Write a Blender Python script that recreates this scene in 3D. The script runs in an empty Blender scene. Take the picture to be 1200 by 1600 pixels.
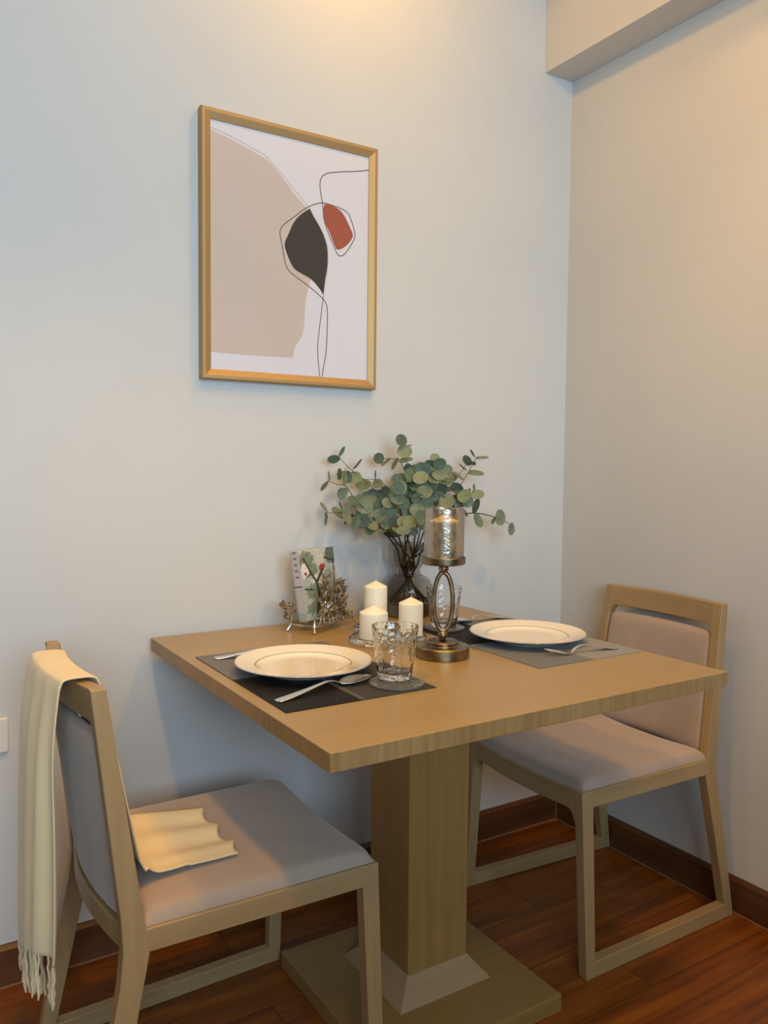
import bpy, bmesh, math, random
from math import sin, cos, pi, radians, sqrt
from mathutils import Vector, Matrix
random.seed(7)
SC = bpy.context.scene

# ------------------------------------------------------------------ camera
cam_d = bpy.data.cameras.new('camera'); cam = bpy.data.objects.new('camera', cam_d)
SC.collection.objects.link(cam); SC.camera = cam
cam_d.sensor_fit = 'VERTICAL'; cam_d.sensor_height = 36.0
cam_d.lens = 1263.0/1600*36.0
cam_d.clip_start = 0.02
_r = Vector((0.8468, -0.5318, 0.0094)); _f = Vector((0.5314, 0.8451, -0.0583)).normalized()
_r = (_r - _f*_r.dot(_f)).normalized(); _u = _r.cross(_f)
M = Matrix((_r, _u, -_f)).transposed().to_4x4(); M.translation = (-1.8936, -1.9164, 1.1623)
cam.matrix_world = M

# ------------------------------------------------------------------ world, lights, exposure
w = bpy.data.worlds.new('world'); SC.world = w; w.use_nodes = True
w.node_tree.nodes['Background'].inputs[0].default_value = (0.62, 0.78, 1.0, 1)
w.node_tree.nodes['Background'].inputs[1].default_value = 0.0
SC.view_settings.view_transform = 'Standard'; SC.view_settings.look = 'None'
SC.view_settings.exposure = 0.0; SC.view_settings.gamma = 1.0
SC.view_settings.use_curve_mapping = False
COOL = (0.60, 0.84, 1.0); WARM = (1.0, 0.50, 0.05)
def area(name, loc, rot, sx, sy, power, col):
    d = bpy.data.lights.new(name, 'AREA'); d.shape = 'RECTANGLE'; d.size = sx; d.size_y = sy
    d.energy = power; d.color = col
    o = bpy.data.objects.new(name, d); o.location = loc; o.rotation_euler = rot; SC.collection.objects.link(o); return o
def spot(name, loc, target, power, col, size=120, blend=0.6, rad=0.04):
    d = bpy.data.lights.new(name, 'SPOT'); d.energy = power; d.color = col
    d.spot_size = radians(size); d.spot_blend = blend; d.shadow_soft_size = rad
    o = bpy.data.objects.new(name, d); o.location = loc
    o.rotation_euler = (Vector(target)-Vector(loc)).to_track_quat('-Z', 'Y').to_euler()
    SC.collection.objects.link(o); return o
# daylight through the window behind the camera, to its left
area('window_daylight', (-2.30, -4.48, 1.70), (radians(90), 0, 0), 2.2, 1.5, 142, COOL)
# recessed ceiling lamps: wide beams by the picture wall, downlights over the left chair, the table and behind the camera
spot('ceiling_lamp_wall', (-0.86, -0.42, 2.66), (-0.86, -0.42, 0), 12.6, WARM, 179, 0.12, 0.05)
spot('ceiling_lamp_table', (-0.80, -0.75, 2.66), (-0.80, -0.75, 0), 8.5, WARM, 150, 1.0, 0.05)
spot('ceiling_lamp_right', (-0.40, -0.9, 2.66), (-0.40, -0.9, 0), 14, WARM, 140, 1.0, 0.05)
spot('ceiling_lamp_left', (-1.70, -1.0, 2.66), (-1.70, -1.0, 0), 53, WARM, 95, 0.7, 0.05)
spot('ceiling_lamp_front', (-0.70, -1.3, 2.66), (-0.70, -1.3, 0), 40, WARM, 120, 0.7, 0.05)
spot('ceiling_lamp_room', (-1.75, -2.2, 2.66), (-1.75, -2.2, 0), 24, WARM, 179, 0.12, 0.05)

# ------------------------------------------------------------------ materials
def srgb(r, g, b):
    f = lambda c: ((c/255+0.055)/1.055)**2.4 if c/255 > 0.04045 else c/255/12.92
    return (f(r), f(g), f(b), 1)
def mat(name, col, rough=0.5, metal=0.0, **kw):
    m = bpy.data.materials.new(name); m.use_nodes = True
    b = m.node_tree.nodes['Principled BSDF']
    b.inputs['Base Color'].default_value = col; b.inputs['Roughness'].default_value = rough
    b.inputs['Metallic'].default_value = metal
    for k, v in kw.items(): b.inputs[k.replace('_', ' ')].default_value = v
    return m
def nd(m, t, **kw):
    n = m.node_tree.nodes.new(t)
    for k, v in kw.items():
        if k.startswith('i_'): n.inputs[k[2:].replace('_', ' ')].default_value = v
        else: setattr(n, k, v)
    return n
def lk(m, a, b): m.node_tree.links.new(a, b)
def bsdf(m): return m.node_tree.nodes['Principled BSDF']
def coords(m, kind='Object', scale=(1, 1, 1), rot=(0, 0, 0)):
    t = nd(m, 'ShaderNodeTexCoord'); p = nd(m, 'ShaderNodeMapping')
    p.inputs['Scale'].default_value = scale; p.inputs['Rotation'].default_value = rot
    lk(m, t.outputs[kind], p.inputs['Vector']); return p.outputs['Vector']
def ramp(m, fac, stops):
    r = nd(m, 'ShaderNodeValToRGB'); e = r.color_ramp.elements
    while len(e) < len(stops): e.new(0.5)
    for i, (p, c) in enumerate(stops): e[i].position = p; e[i].color = c
    lk(m, fac, r.inputs['Fac']); return r.outputs['Color']
def bump(m, fac, strength, dist=0.002):
    b = nd(m, 'ShaderNodeBump'); b.inputs['Strength'].default_value = strength; b.inputs['Distance'].default_value = dist
    lk(m, fac, b.inputs['Height']); lk(m, b.outputs['Normal'], bsdf(m).inputs['Normal']); return b
def wood(name, dark, light, axis, fine=1.0, rough=0.45, contrast=1.0, kind='Object', streak=60, bumpk=0.08):
    """straight-grained wood, grain running along `axis`"""
    m = mat(name, light, rough)
    s = [streak*fine]*3; s['xyz'.index(axis)] = 1.6
    v = coords(m, kind, tuple(s))
    n = nd(m, 'ShaderNodeTexNoise'); n.inputs['Scale'].default_value = 1.0; n.inputs['Detail'].default_value = 5; n.inputs['Roughness'].default_value = 0.6
    lk(m, v, n.inputs['Vector'])
    s2 = [7.0]*3; s2['xyz'.index(axis)] = 0.8
    v2 = coords(m, kind, tuple(s2)); n2 = nd(m, 'ShaderNodeTexNoise'); n2.inputs['Scale'].default_value = 1.0; n2.inputs['Detail'].default_value = 2
    lk(m, v2, n2.inputs['Vector'])
    mx = nd(m, 'ShaderNodeMix'); mx.data_type = 'FLOAT'; mx.inputs[0].default_value = 0.4
    lk(m, n.outputs['Fac'], mx.inputs[2]); lk(m, n2.outputs['Fac'], mx.inputs[3])
    k = 0.14/contrast
    c = ramp(m, mx.outputs[0], [(0.5-k, dark), (0.5+k, light)])
    lk(m, c, bsdf(m).inputs['Base Color'])
    bump(m, n.outputs['Fac'], bumpk, 0.0006)
    return m
# plaster walls
def wall_mat(name, col):
    m = mat(name, col, 0.85)
    n = nd(m, 'ShaderNodeTexNoise'); n.inputs['Scale'].default_value = 90; n.inputs['Detail'].default_value = 3
    lk(m, coords(m), n.inputs['Vector']); bump(m, n.outputs['Fac'], 0.05, 0.001)
    n2 = nd(m, 'ShaderNodeTexNoise'); n2.inputs['Scale'].default_value = 2.3; n2.inputs['Detail'].default_value = 6; n2.inputs['Roughness'].default_value = 0.65
    lk(m, coords(m), n2.inputs['Vector'])
    d = tuple(c*0.965 for c in col[:3])+(1,)
    lk(m, ramp(m, n2.outputs['Fac'], [(0.35, d), (0.6, col)]), bsdf(m).inputs['Base Color'])
    return m
WALL = wall_mat('wall_paint', (0.60, 0.61, 0.62, 1))
WALLR = wall_mat('side_wall_paint', (0.62, 0.60, 0.57, 1))
UNSEEN = mat('unseen_dark_wall', (0.10, 0.085, 0.07, 1), 0.6)  # out-of-view walls, made dark to cut bounced light
CEIL = wall_mat('ceiling_paint', (0.62, 0.62, 0.60, 1))
# floor: wood planks running along x
def floor_mat():
    m = mat('floor_planks', (0.2, 0.1, 0.03, 1), 0.38)
    v = coords(m)
    br = nd(m, 'ShaderNodeTexBrick'); br.offset = 0.37; br.inputs['Scale'].default_value = 1.0
    br.inputs['Brick Width'].default_value = 1.2; br.inputs['Row Height'].default_value = 0.19
    br.inputs['Mortar Size'].default_value = 0.0012; br.inputs['Mortar Smooth'].default_value = 0.2
    br.inputs['Color1'].default_value = (0.2, 0.2, 0.2, 1); br.inputs['Color2'].default_value = (0.8, 0.8, 0.8, 1)
    br.inputs['Mortar'].default_value = (0, 0, 0, 1)
    lk(m, v, br.inputs['Vector'])
    v2 = coords(m, 'Object', (1.4, 22, 22)); n = nd(m, 'ShaderNodeTexNoise'); n.inputs['Scale'].default_value = 1.6
    n.inputs['Detail'].default_value = 7; n.inputs['Roughness'].default_value = 0.62; n.inputs['Distortion'].default_value = 0.7
    add = nd(m, 'ShaderNodeVectorMath'); add.operation = 'ADD'
    sc = nd(m, 'ShaderNodeVectorMath'); sc.operation = 'SCALE'; sc.inputs['Scale'].default_value = 7
    lk(m, br.outputs['Color'], sc.inputs[0]); lk(m, v2, add.inputs[0]); lk(m, sc.outputs[0], add.inputs[1])
    lk(m, add.outputs[0], n.inputs['Vector'])
    c = ramp(m, n.outputs['Fac'], [(0.28, srgb(90, 45, 8)), (0.5, srgb(130, 69, 13)), (0.72, srgb(160, 92, 24))])
    mx = nd(m, 'ShaderNodeMix'); mx.data_type = 'RGBA'; mx.blend_type = 'MULTIPLY'; mx.inputs[0].default_value = 1
    lk(m, c, mx.inputs[6])
    c2 = ramp(m, br.outputs['Color'], [(0.0, (0.72, 0.72, 0.72, 1)), (1.0, (1.1, 1.1, 1.1, 1))]); lk(m, c2, mx.inputs[7])
    mx2 = nd(m, 'ShaderNodeMix'); mx2.data_type = 'RGBA'; lk(m, br.outputs['Fac'], mx2.inputs[0])
    lk(m, mx.outputs[2], mx2.inputs[6]); mx2.inputs[7].default_value = srgb(70, 36, 12)
    lk(m, mx2.outputs[2], bsdf(m).inputs['Base Color'])
    bump(m, n.outputs['Fac'], 0.06, 0.001)
    return m
FLOOR = floor_mat()
TRIMX = wood('skirting_wood_x', srgb(64, 36, 20), srgb(112, 70, 40), 'x', 0.5, 0.4, 0.8)
TRIMY = wood('skirting_wood_y', srgb(64, 36, 20), srgb(112, 70, 40), 'y', 0.5, 0.4, 0.8)
CAULK = mat('pale_joint_filler', srgb(148, 118, 94), 0.7)
TOPW = wood('table_oak_top', srgb(152, 127, 82), srgb(166, 141, 94), 'x', 1.2, 0.33, 0.7)
EDGEW = wood('table_oak_edge', srgb(140, 108, 66), srgb(168, 134, 88), 'z', 1.6, 0.4, 1.0)
COLW = wood('table_oak_post', srgb(142, 107, 60), srgb(162, 125, 74), 'z', 1.6, 0.42, 0.9)
BASEW = wood('table_oak_base', srgb(138, 106, 60), srgb(156, 124, 74), 'x', 1.3, 0.42, 0.8)
COLLW = wood('table_oak_collar', srgb(150, 122, 88), srgb(168, 140, 106), 'x', 1.3, 0.42, 0.8)
CHX = wood('chair_ash_x', srgb(154, 124, 84), srgb(176, 146, 104), 'x', 0.8, 0.42, 0.7)
CHY = wood('chair_ash_y', srgb(152, 122, 82), srgb(174, 144, 102), 'y', 0.8, 0.42, 0.7)
CHZ = wood('chair_ash_z', srgb(154, 124, 84), srgb(176, 146, 104), 'z', 0.8, 0.42, 0.7)
def fabric(name, col, rough=0.9, sc=900, sheen=0.3, var=0.9):
    m = mat(name, col, rough, Sheen_Weight=sheen)
    n = nd(m, 'ShaderNodeTexNoise'); n.inputs['Scale'].default_value = sc; n.inputs['Detail'].default_value = 2
    lk(m, coords(m), n.inputs['Vector']); bump(m, n.outputs['Fac'], 0.12, 0.0008)
    n2 = nd(m, 'ShaderNodeTexNoise'); n2.inputs['Scale'].default_value = 9; n2.inputs['Detail'].default_value = 5
    lk(m, coords(m), n2.inputs['Vector'])
    d = tuple(c*var for c in col[:3])+(1,)
    lk(m, ramp(m, n2.outputs['Fac'], [(0.35, d), (0.65, col)]), bsdf(m).inputs['Base Color'])
    return m
UPH = fabric('taupe_velvet', srgb(176, 154, 138))
SHAWL = fabric('cream_wool', srgb(230, 210, 168), 0.95, 1400, 0.2, 0.96)
GOLD = mat('brushed_gold', srgb(182, 154, 110), 0.58, 0.75)
def antique():
    m = mat('antique_bronze', srgb(160, 132, 92), 0.36, 1.0)
    n = nd(m, 'ShaderNodeTexNoise'); n.inputs['Scale'].default_value = 40; n.inputs['Detail'].default_value = 6
    lk(m, coords(m), n.inputs['Vector'])
    lk(m, ramp(m, n.outputs['Fac'], [(0.3, srgb(96, 80, 60)), (0.7, srgb(164, 146, 118))]), bsdf(m).inputs['Base Color'])
    bump(m, n.outputs['Fac'], 0.15, 0.001); return m
BRONZE = antique()
PEWTER = mat('aged_silver', srgb(210, 202, 190), 0.24, 1.0)
STEEL = mat('stainless_steel', srgb(232, 230, 226), 0.27, 1.0)
PAPER = mat('print_paper', srgb(212, 212, 224), 0.55, Coat_Weight=0.4, Coat_Roughness=0.08)
P_BEIGE = mat('print_beige', srgb(196, 182, 176), 0.55, Coat_Weight=0.4, Coat_Roughness=0.08)
P_BLACK = mat('print_charcoal', srgb(52, 48, 46), 0.55, Coat_Weight=0.4, Coat_Roughness=0.08)
P_RED = mat('print_rust', srgb(156, 78, 60), 0.55, Coat_Weight=0.4, Coat_Roughness=0.08)
P_LINE = mat('print_ink_line', srgb(98, 88, 84), 0.6)
P_LINE2 = mat('print_pale_line', srgb(190, 176, 168), 0.6)
WAX = mat('ivory_wax', srgb(246, 238, 218), 0.45, Subsurface_Weight=0.25, Subsurface_Radius=(0.02, 0.012, 0.006), Subsurface_Scale=0.5)
WICK = mat('wick', srgb(230, 222, 205), 0.9)
PLASTIC = mat('white_plastic', srgb(222, 218, 214), 0.35)
def glass(name, col=(1, 1, 1, 1), rough=0.0, ior=1.45, bscale=0, bstr=0.4, bdist=0.002, vor=False):
    m = mat(name, col, rough, Transmission_Weight=1.0, IOR=ior)
    if bscale:
        if vor:
            n = nd(m, 'ShaderNodeTexVoronoi'); n.feature = 'SMOOTH_F1'; n.inputs['Scale'].default_value = bscale; out = n.outputs['Distance']
        else:
            n = nd(m, 'ShaderNodeTexNoise'); n.inputs['Scale'].default_value = bscale; n.inputs['Detail'].default_value = 2; out = n.outputs['Fac']
        lk(m, coords(m), n.inputs['Vector']); bump(m, out, bstr, bdist)
    return m
TUMB = glass('hammered_glass', (1, 1, 0.99, 1), 0.0, 1.40, 115, 0.5, 0.0028, True)
CLEAR = glass('clear_glass', (0.97, 0.98, 0.97, 1), 0.0, 1.47)
PEBBLE = glass('pebbled_glass', (0.99, 0.99, 0.98, 1), 0.0, 1.42, 110, 0.3, 0.003, True)
SMOKE = glass('smoked_glass', (0.68, 0.67, 0.65, 1), 0.0, 1.33)
SMOKED = glass('dark_smoked_glass', (0.26, 0.21, 0.18, 1), 0.0, 1.45)
def lustre():
    m = mat('gold_lustre_glass', srgb(250, 236, 216), 0.05, 0.0, Transmission_Weight=1.0, IOR=1.2)
    g = nd(m, 'ShaderNodeBsdfPrincipled'); g.inputs['Metallic'].default_value = 1; g.inputs['Roughness'].default_value = 0.22
    g.inputs['Base Color'].default_value = srgb(212, 210, 208)
    n = nd(m, 'ShaderNodeTexVoronoi'); n.feature = 'SMOOTH_F1'; n.inputs['Scale'].default_value = 190
    lk(m, coords(m), n.inputs['Vector']); b = bump(m, n.outputs['Distance'], 0.22, 0.002); lk(m, b.outputs['Normal'], g.inputs['Normal'])
    n2 = nd(m, 'ShaderNodeTexNoise'); n2.inputs['Scale'].default_value = 120; n2.inputs['Detail'].default_value = 4
    lk(m, coords(m, 'Object', (1, 1, 0.35)), n2.inputs['Vector'])
    fac = ramp(m, n2.outputs['Fac'], [(0.38, (0.16,)*3+(1,)), (0.64, (0.52,)*3+(1,))])
    mx = nd(m, 'ShaderNodeMixShader'); lk(m, fac, mx.inputs[0]); lk(m, bsdf(m).outputs[0], mx.inputs[1]); lk(m, g.outputs[0], mx.inputs[2])
    lk(m, mx.outputs[0], m.node_tree.nodes['Material Output'].inputs['Surface']); return m
LUSTRE = lustre()
STEM = mat('dark_stem', srgb(48, 36, 28), 0.6)
TWIG = mat('green_brown_twig', srgb(112, 104, 78), 0.6)
def leafmat():
    m = mat('eucalyptus_leaf', srgb(120, 140, 112), 0.55)
    a = nd(m, 'ShaderNodeVertexColor'); a.layer_name = 'tint'
    n = nd(m, 'ShaderNodeTexNoise'); n.inputs['Scale'].default_value = 70; n.inputs['Detail'].default_value = 4
    lk(m, coords(m), n.inputs['Vector'])
    mx = nd(m, 'ShaderNodeMix'); mx.data_type = 'RGBA'; mx.blend_type = 'MULTIPLY'; mx.inputs[0].default_value = 1
    lk(m, a.outputs['Color'], mx.inputs[6])
    lk(m, ramp(m, n.outputs['Fac'], [(0.3, (0.8, 0.8, 0.8, 1)), (0.7, (1.1, 1.1, 1.08, 1))]), mx.inputs[7])
    lk(m, mx.outputs[2], bsdf(m).inputs['Base Color'])
    bsdf(m).inputs['Subsurface Weight'].default_value = 0.0
    return m
LEAF = leafmat()
def woven(name, c1, c2):
    m = mat(name, c1, 0.62); bsdf(m).inputs['Specular IOR Level'].default_value = 0.25
    v = coords(m, 'Object', (420, 420, 420), (0, 0, radians(45)))
    ch = nd(m, 'ShaderNodeTexChecker'); ch.inputs['Scale'].default_value = 1.0
    ch.inputs['Color1'].default_value = c1; ch.inputs['Color2'].default_value = c2
    lk(m, v, ch.inputs['Vector']); lk(m, ch.outputs['Color'], bsdf(m).inputs['Base Color'])
    bump(m, ch.outputs['Fac'], 0.3, 0.0005); return m
MATBLACK = woven('woven_black', srgb(14, 14, 14), srgb(24, 23, 23))
MATDARK = woven('woven_charcoal', srgb(52, 51, 52), srgb(68, 66, 67))
MATGREY = woven('woven_grey', srgb(98, 101, 108), srgb(122, 125, 132))
MATLIGHT = woven('woven_light_grey', srgb(130, 131, 136), srgb(152, 153, 158))
MATLINE = mat('mat_seam_line', srgb(128, 126, 124), 0.6)
def china():
    m = mat('glazed_china', srgb(240, 232, 216), 0.12, Coat_Weight=0.6, Coat_Roughness=0.03)
    t = nd(m, 'ShaderNodeTexCoord'); s = nd(m, 'ShaderNodeSeparateXYZ'); lk(m, t.outputs['Object'], s.inputs[0])
    c = nd(m, 'ShaderNodeCombineXYZ'); lk(m, s.outputs[0], c.inputs[0]); lk(m, s.outputs[1], c.inputs[1])
    l = nd(m, 'ShaderNodeVectorMath'); l.operation = 'LENGTH'; lk(m, c.outputs[0], l.inputs[0])
    W = srgb(240, 232, 216); G = srgb(132, 126, 118); S = srgb(150, 152, 160)
    mr = nd(m, 'ShaderNodeMath'); mr.operation = 'MULTIPLY'; mr.inputs[1].default_value = 5.0
    lk(m, l.outputs['Value'], mr.inputs[0])
    r = ramp(m, mr.outputs[0], [(0.0, W), (0.470, W), (0.474, G), (0.479, G), (0.483, W), (0.668, W), (0.676, S)])
    lk(m, r, bsdf(m).inputs['Base Color']); return m
CHINA = china()

# ------------------------------------------------------------------ geometry helpers
def world_off(p):
    o = Vector((0, 0, 0))
    while p is not None: o += p.location; p = p.parent
    return o
def obj(name, V, F, mats, parent=None, bev=0, smooth=True, loc=None, local=False, mi=None, angle=35, subsurf=0, solid=0):
    """link ONE mesh; vertices in world metres unless local; moved into the parent's frame"""
    me = bpy.data.meshes.new(name)
    off = Vector(loc) if loc is not None else Vector((0, 0, 0))
    base = off if local is False else Vector((0, 0, 0))
    if parent is not None and not local: base = base + world_off(parent)
    me.from_pydata([tuple(Vector(v)-base) for v in V], [], F)
    if not isinstance(mats, (list, tuple)): mats = [mats]
    for m_ in mats: me.materials.append(m_)
    if mi: me.polygons.foreach_set('material_index', mi)
    bm = bmesh.new(); bm.from_mesh(me); bmesh.ops.recalc_face_normals(bm, faces=bm.faces); bm.to_mesh(me); bm.free()
    o = bpy.data.objects.new(name, me); SC.collection.objects.link(o)
    o.location = off
    if parent is not None: o.parent = parent
    if smooth:
        me.polygons.foreach_set('use_smooth', [True]*len(me.polygons))
    if solid:
        s = o.modifiers.new('solid', 'SOLIDIFY'); s.thickness = solid; s.offset = 0
    if bev:
        b = o.modifiers.new('bevel', 'BEVEL'); b.width = bev; b.segments = 3; b.limit_method = 'ANGLE'; b.angle_limit = radians(30)
        b.harden_normals = False
    if subsurf:
        s = o.modifiers.new('sub', 'SUBSURF'); s.levels = subsurf; s.render_levels = subsurf
    if smooth and not subsurf:
        e = o.modifiers.new('weighted', 'WEIGHTED_NORMAL'); e.keep_sharp = True
        sharp_by_angle(me, angle)
    return o
def sharp_by_angle(me, deg):
    bm = bmesh.new(); bm.from_mesh(me)
    for e in bm.edges:
        if len(e.link_faces) == 2 and e.calc_face_angle(0) > radians(deg): e.smooth = False
    bm.to_mesh(me); bm.free()
def empty(name, loc, label, cat, group=None, rz=0):
    o = bpy.data.objects.new(name, None); SC.collection.objects.link(o); o.location = loc; o.rotation_euler = (0, 0, rz)
    o.empty_display_size = 0.05
    return tag(o, label, cat, group)
def tag(o, label=None, cat=None, group=None, kind=None):
    if label: o['label'] = label
    if cat: o['category'] = cat
    if group: o['group'] = group
    if kind: o['kind'] = kind
    return o
class G:
    """collects shapes into one mesh"""
    def __init__(s): s.V = []; s.F = []; s.M = []
    def add(s, V, F, mi=0):
        n = len(s.V); s.V += [tuple(v) for v in V]; s.F += [tuple(i+n for i in f) for f in F]; s.M += [mi]*len(F)
    def box(s, x0, x1, y0, y1, z0, z1, mi=0):
        V = [(x, y, z) for z in (z0, z1) for y in (y0, y1) for x in (x0, x1)]
        s.add(V, [(0, 2, 3, 1), (4, 5, 7, 6), (0, 1, 5, 4), (2, 6, 7, 3), (0, 4, 6, 2), (1, 3, 7, 5)], mi)
    def tube(s, pts, rad, n=8, mi=0, close=False, flat=1.0):
        pts = [Vector(p) for p in pts]; N = len(pts)
        rads = rad if isinstance(rad, (list, tuple)) else [rad]*N
        rings = []; prev = None
        for i, p in enumerate(pts):
            a = pts[(i-1) % N] if (close or i > 0) else p; b = pts[(i+1) % N] if (close or i < N-1) else p
            t = (b-a).normalized()
            if prev is None:
                u = t.orthogonal().normalized()
            else:
                u = (prev - t*prev.dot(t)); u = u.normalized() if u.length > 1e-6 else t.orthogonal().normalized()
            prev = u; v = t.cross(u)
            rings.append([p + u*rads[i]*cos(2*pi*k/n) + v*rads[i]*flat*sin(2*pi*k/n) for k in range(n)])
        V = [q for r in rings for q in r]; F = []
        for i in range(N if close else N-1):
            j = (i+1) % N
            for k in range(n): F.append((i*n+k, i*n+(k+1) % n, j*n+(k+1) % n, j*n+k))
        if not close: F += [tuple(range(n))[::-1], tuple((N-1)*n+k for k in range(n))]
        s.add(V, F, mi)
    def lathe(s, prof, c, n=48, mi=0, mis=None):
        """profile of (r, z); closes on the axis where r == 0"""
        idx = []; V = []
        for r, z in prof:
            if r < 1e-6: idx.append([len(V)]); V.append((c[0], c[1], c[2]+z))
            else:
                idx.append(list(range(len(V), len(V)+n)))
                V += [(c[0]+r*cos(2*pi*k/n), c[1]+r*sin(2*pi*k/n), c[2]+z) for k in range(n)]
        base = len(s.V); s.V += V
        for i in range(len(prof)-1):
            a, b = idx[i], idx[i+1]
            for k in range(n):
                k2 = (k+1) % n
                if len(a) == 1 and len(b) == 1: break
                if len(a) == 1: f = (a[0], b[k], b[k2])
                elif len(b) == 1: f = (a[k], b[0], a[k2])
                else: f = (a[k], b[k], b[k2], a[k2])
                s.F.append(tuple(q+base for q in f)); s.M.append(mis[i] if mis else mi)
    def sphere(s, c, r, n=20, mi=0, sz=1.0):
        s.lathe([(r*sin(pi*i/(n//2)) if 0 < i < n//2 else 0, -r*sz*cos(pi*i/(n//2))) for i in range(n//2+1)], c, n, mi)
    def prism(s, poly, z0, z1, mi=0):
        n = len(poly); V = [(x, y, z0) for x, y in poly]+[(x, y, z1) for x, y in poly]
        s.add(V, [tuple(range(n))[::-1], tuple(range(n, 2*n))]+[(i, (i+1) % n, n+(i+1) % n, n+i) for i in range(n)], mi)
    def obj(s, name, mats, parent=None, **kw):
        multi = isinstance(mats, (list, tuple)) and len(mats) > 1
        return obj(name, s.V, s.F, mats, parent, mi=s.M if multi else None, **kw)
def smoothpath(pts, n=6, close=False):
    """Catmull-Rom through the points (any dimension)"""
    P = [Vector(p) for p in pts]; out = []; N = len(P)
    for i in range(N if close else N-1):
        g = lambda k: P[k % N] if close else P[max(0, min(N-1, k))]
        a, b, c, d = g(i-1), g(i), g(i+1), g(i+2)
        for k in range(n):
            t = k/n
            out.append(0.5*((2*b)+(-a+c)*t+(2*a-5*b+4*c-d)*t*t+(-a+3*b-3*c+d)*t**3))
    if not close: out.append(P[-1])
    return out
def sbox(name, x0, x1, y0, y1, z0, z1, m, bev=0, kind='structure'):
    g = G(); g.box(x0, x1, y0, y1, z0, z1); o = g.obj(name, m, bev=bev, smooth=False)
    if kind: o['kind'] = kind
    return o

# ------------------------------------------------------------------ the room
H = 2.70
sbox('floor', -3.7, 2.3, -4.7, 0.1, -0.1, 0.0, FLOOR)
sbox('ceiling', -3.7, 2.3, -4.7, 0.1, H, H+0.1, CEIL)
sbox('wall_back', -3.7, 0.1, 0.0, 0.1, 0.0, H, WALL)
sbox('wall_right', 0.0, 0.1, -1.7, 0.0, 0.0, H, WALLR)
sbox('wall_right_return', 0.1, 2.3, -1.7, -1.6, 0.0, H, UNSEEN)
sbox('wall_far_right', 2.2, 2.3, -4.6, -1.7, 0.0, H, UNSEEN)
sbox('wall_left', -3.7, -3.6, -4.6, 0.0, 0.0, H, UNSEEN)
# unseen half wall, added behind the camera to block low window light
sbox('wall_light_blocker', -2.45, 1.4, -2.95, -2.82, 0.0, 1.05, UNSEEN)
WX0, WX1, WZ0, WZ1 = -3.45, -1.15, 0.90, 2.50
g = G()
g.box(-3.7, WX0, -4.6, -4.5, 0, H); g.box(WX1, 2.3, -4.6, -4.5, 0, H)
g.box(WX0, WX1, -4.6, -4.5, 0, WZ0); g.box(WX0, WX1, -4.6, -4.5, WZ1, H)
o = g.obj('wall_front', UNSEEN, smooth=False); o['kind'] = 'structure'
g = G()
for x in (WX0, (WX0+WX1)/2-0.025, WX1-0.05): g.box(x, x+0.05, -4.58, -4.52, WZ0, WZ1)
for z in (WZ0, WZ1-0.05): g.box(WX0, WX1, -4.58, -4.52, z, z+0.05)
o = g.obj('window_1', PLASTIC, smooth=False); o['kind'] = 'structure'
# boxed beam along the top of the right wall
sbox('wall_beam', -0.1156, 0.0, -1.7, 0.0, 2.374, H, WALLR, 0.002)
# skirting boards with a chamfered top and pale joint filler
def skirting(name, along, a0, a1, m):
    h, t = 0.0905, 0.0150
    prof = [(0, 0), (t, 0), (t, h-0.008), (t-0.008, h), (0, h)]
    V = []; n = len(prof)
    for a in (a0, a1):
        for d, z in prof: V.append((a, -d, z) if along == 'x' else (-d, a, z))
    F = [tuple(range(n)), tuple(range(n, 2*n))]+[(i, (i+1) % n, n+(i+1) % n, n+i) for i in range(n)]
    o = obj(name, V, F, m, smooth=False); o['kind'] = 'structure'; return o
skirting('baseboard_back', 'x', -3.6, 0.0, TRIMX)
skirting('baseboard_right', 'y', -1.7, -0.0152, TRIMY)
sbox('trim_1', -3.6, -0.0155, -0.0172, -0.0152, 0.0, 0.002, CAULK)
sbox('trim_2', -0.0172, -0.0152, -1.7, -0.0172, 0.0, 0.002, CAULK)
sbox('trim_3', -0.0168, -0.0152, -0.0168, -0.0152, 0.0, 0.0905, CAULK)
# wall plate at the left edge
t = empty('wall_plate', (-1.72, 0, 0.563), 'small white plastic wall plate low on the back wall, left of the shawl chair', 'wall plate')
g = G(); g.box(-1.782, -1.660, -0.008, 0.0, 0.524, 0.602); g.obj('plate', PLASTIC, t, bev=0.004)
g = G(); g.box(-1.764, -1.678, -0.0105, -0.0075, 0.538, 0.588); g.obj('rocker', PLASTIC, t, bev=0.002)

# ------------------------------------------------------------------ framed print
PX0, PX1, PZ0, PZ1 = -1.2240, -0.7332, 1.3665, 2.0065
t = empty('picture_frame', ((PX0+PX1)/2, 0, (PZ0+PZ1)/2), 'gold framed abstract print hanging on the back wall above the table', 'picture')
g = G()
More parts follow.
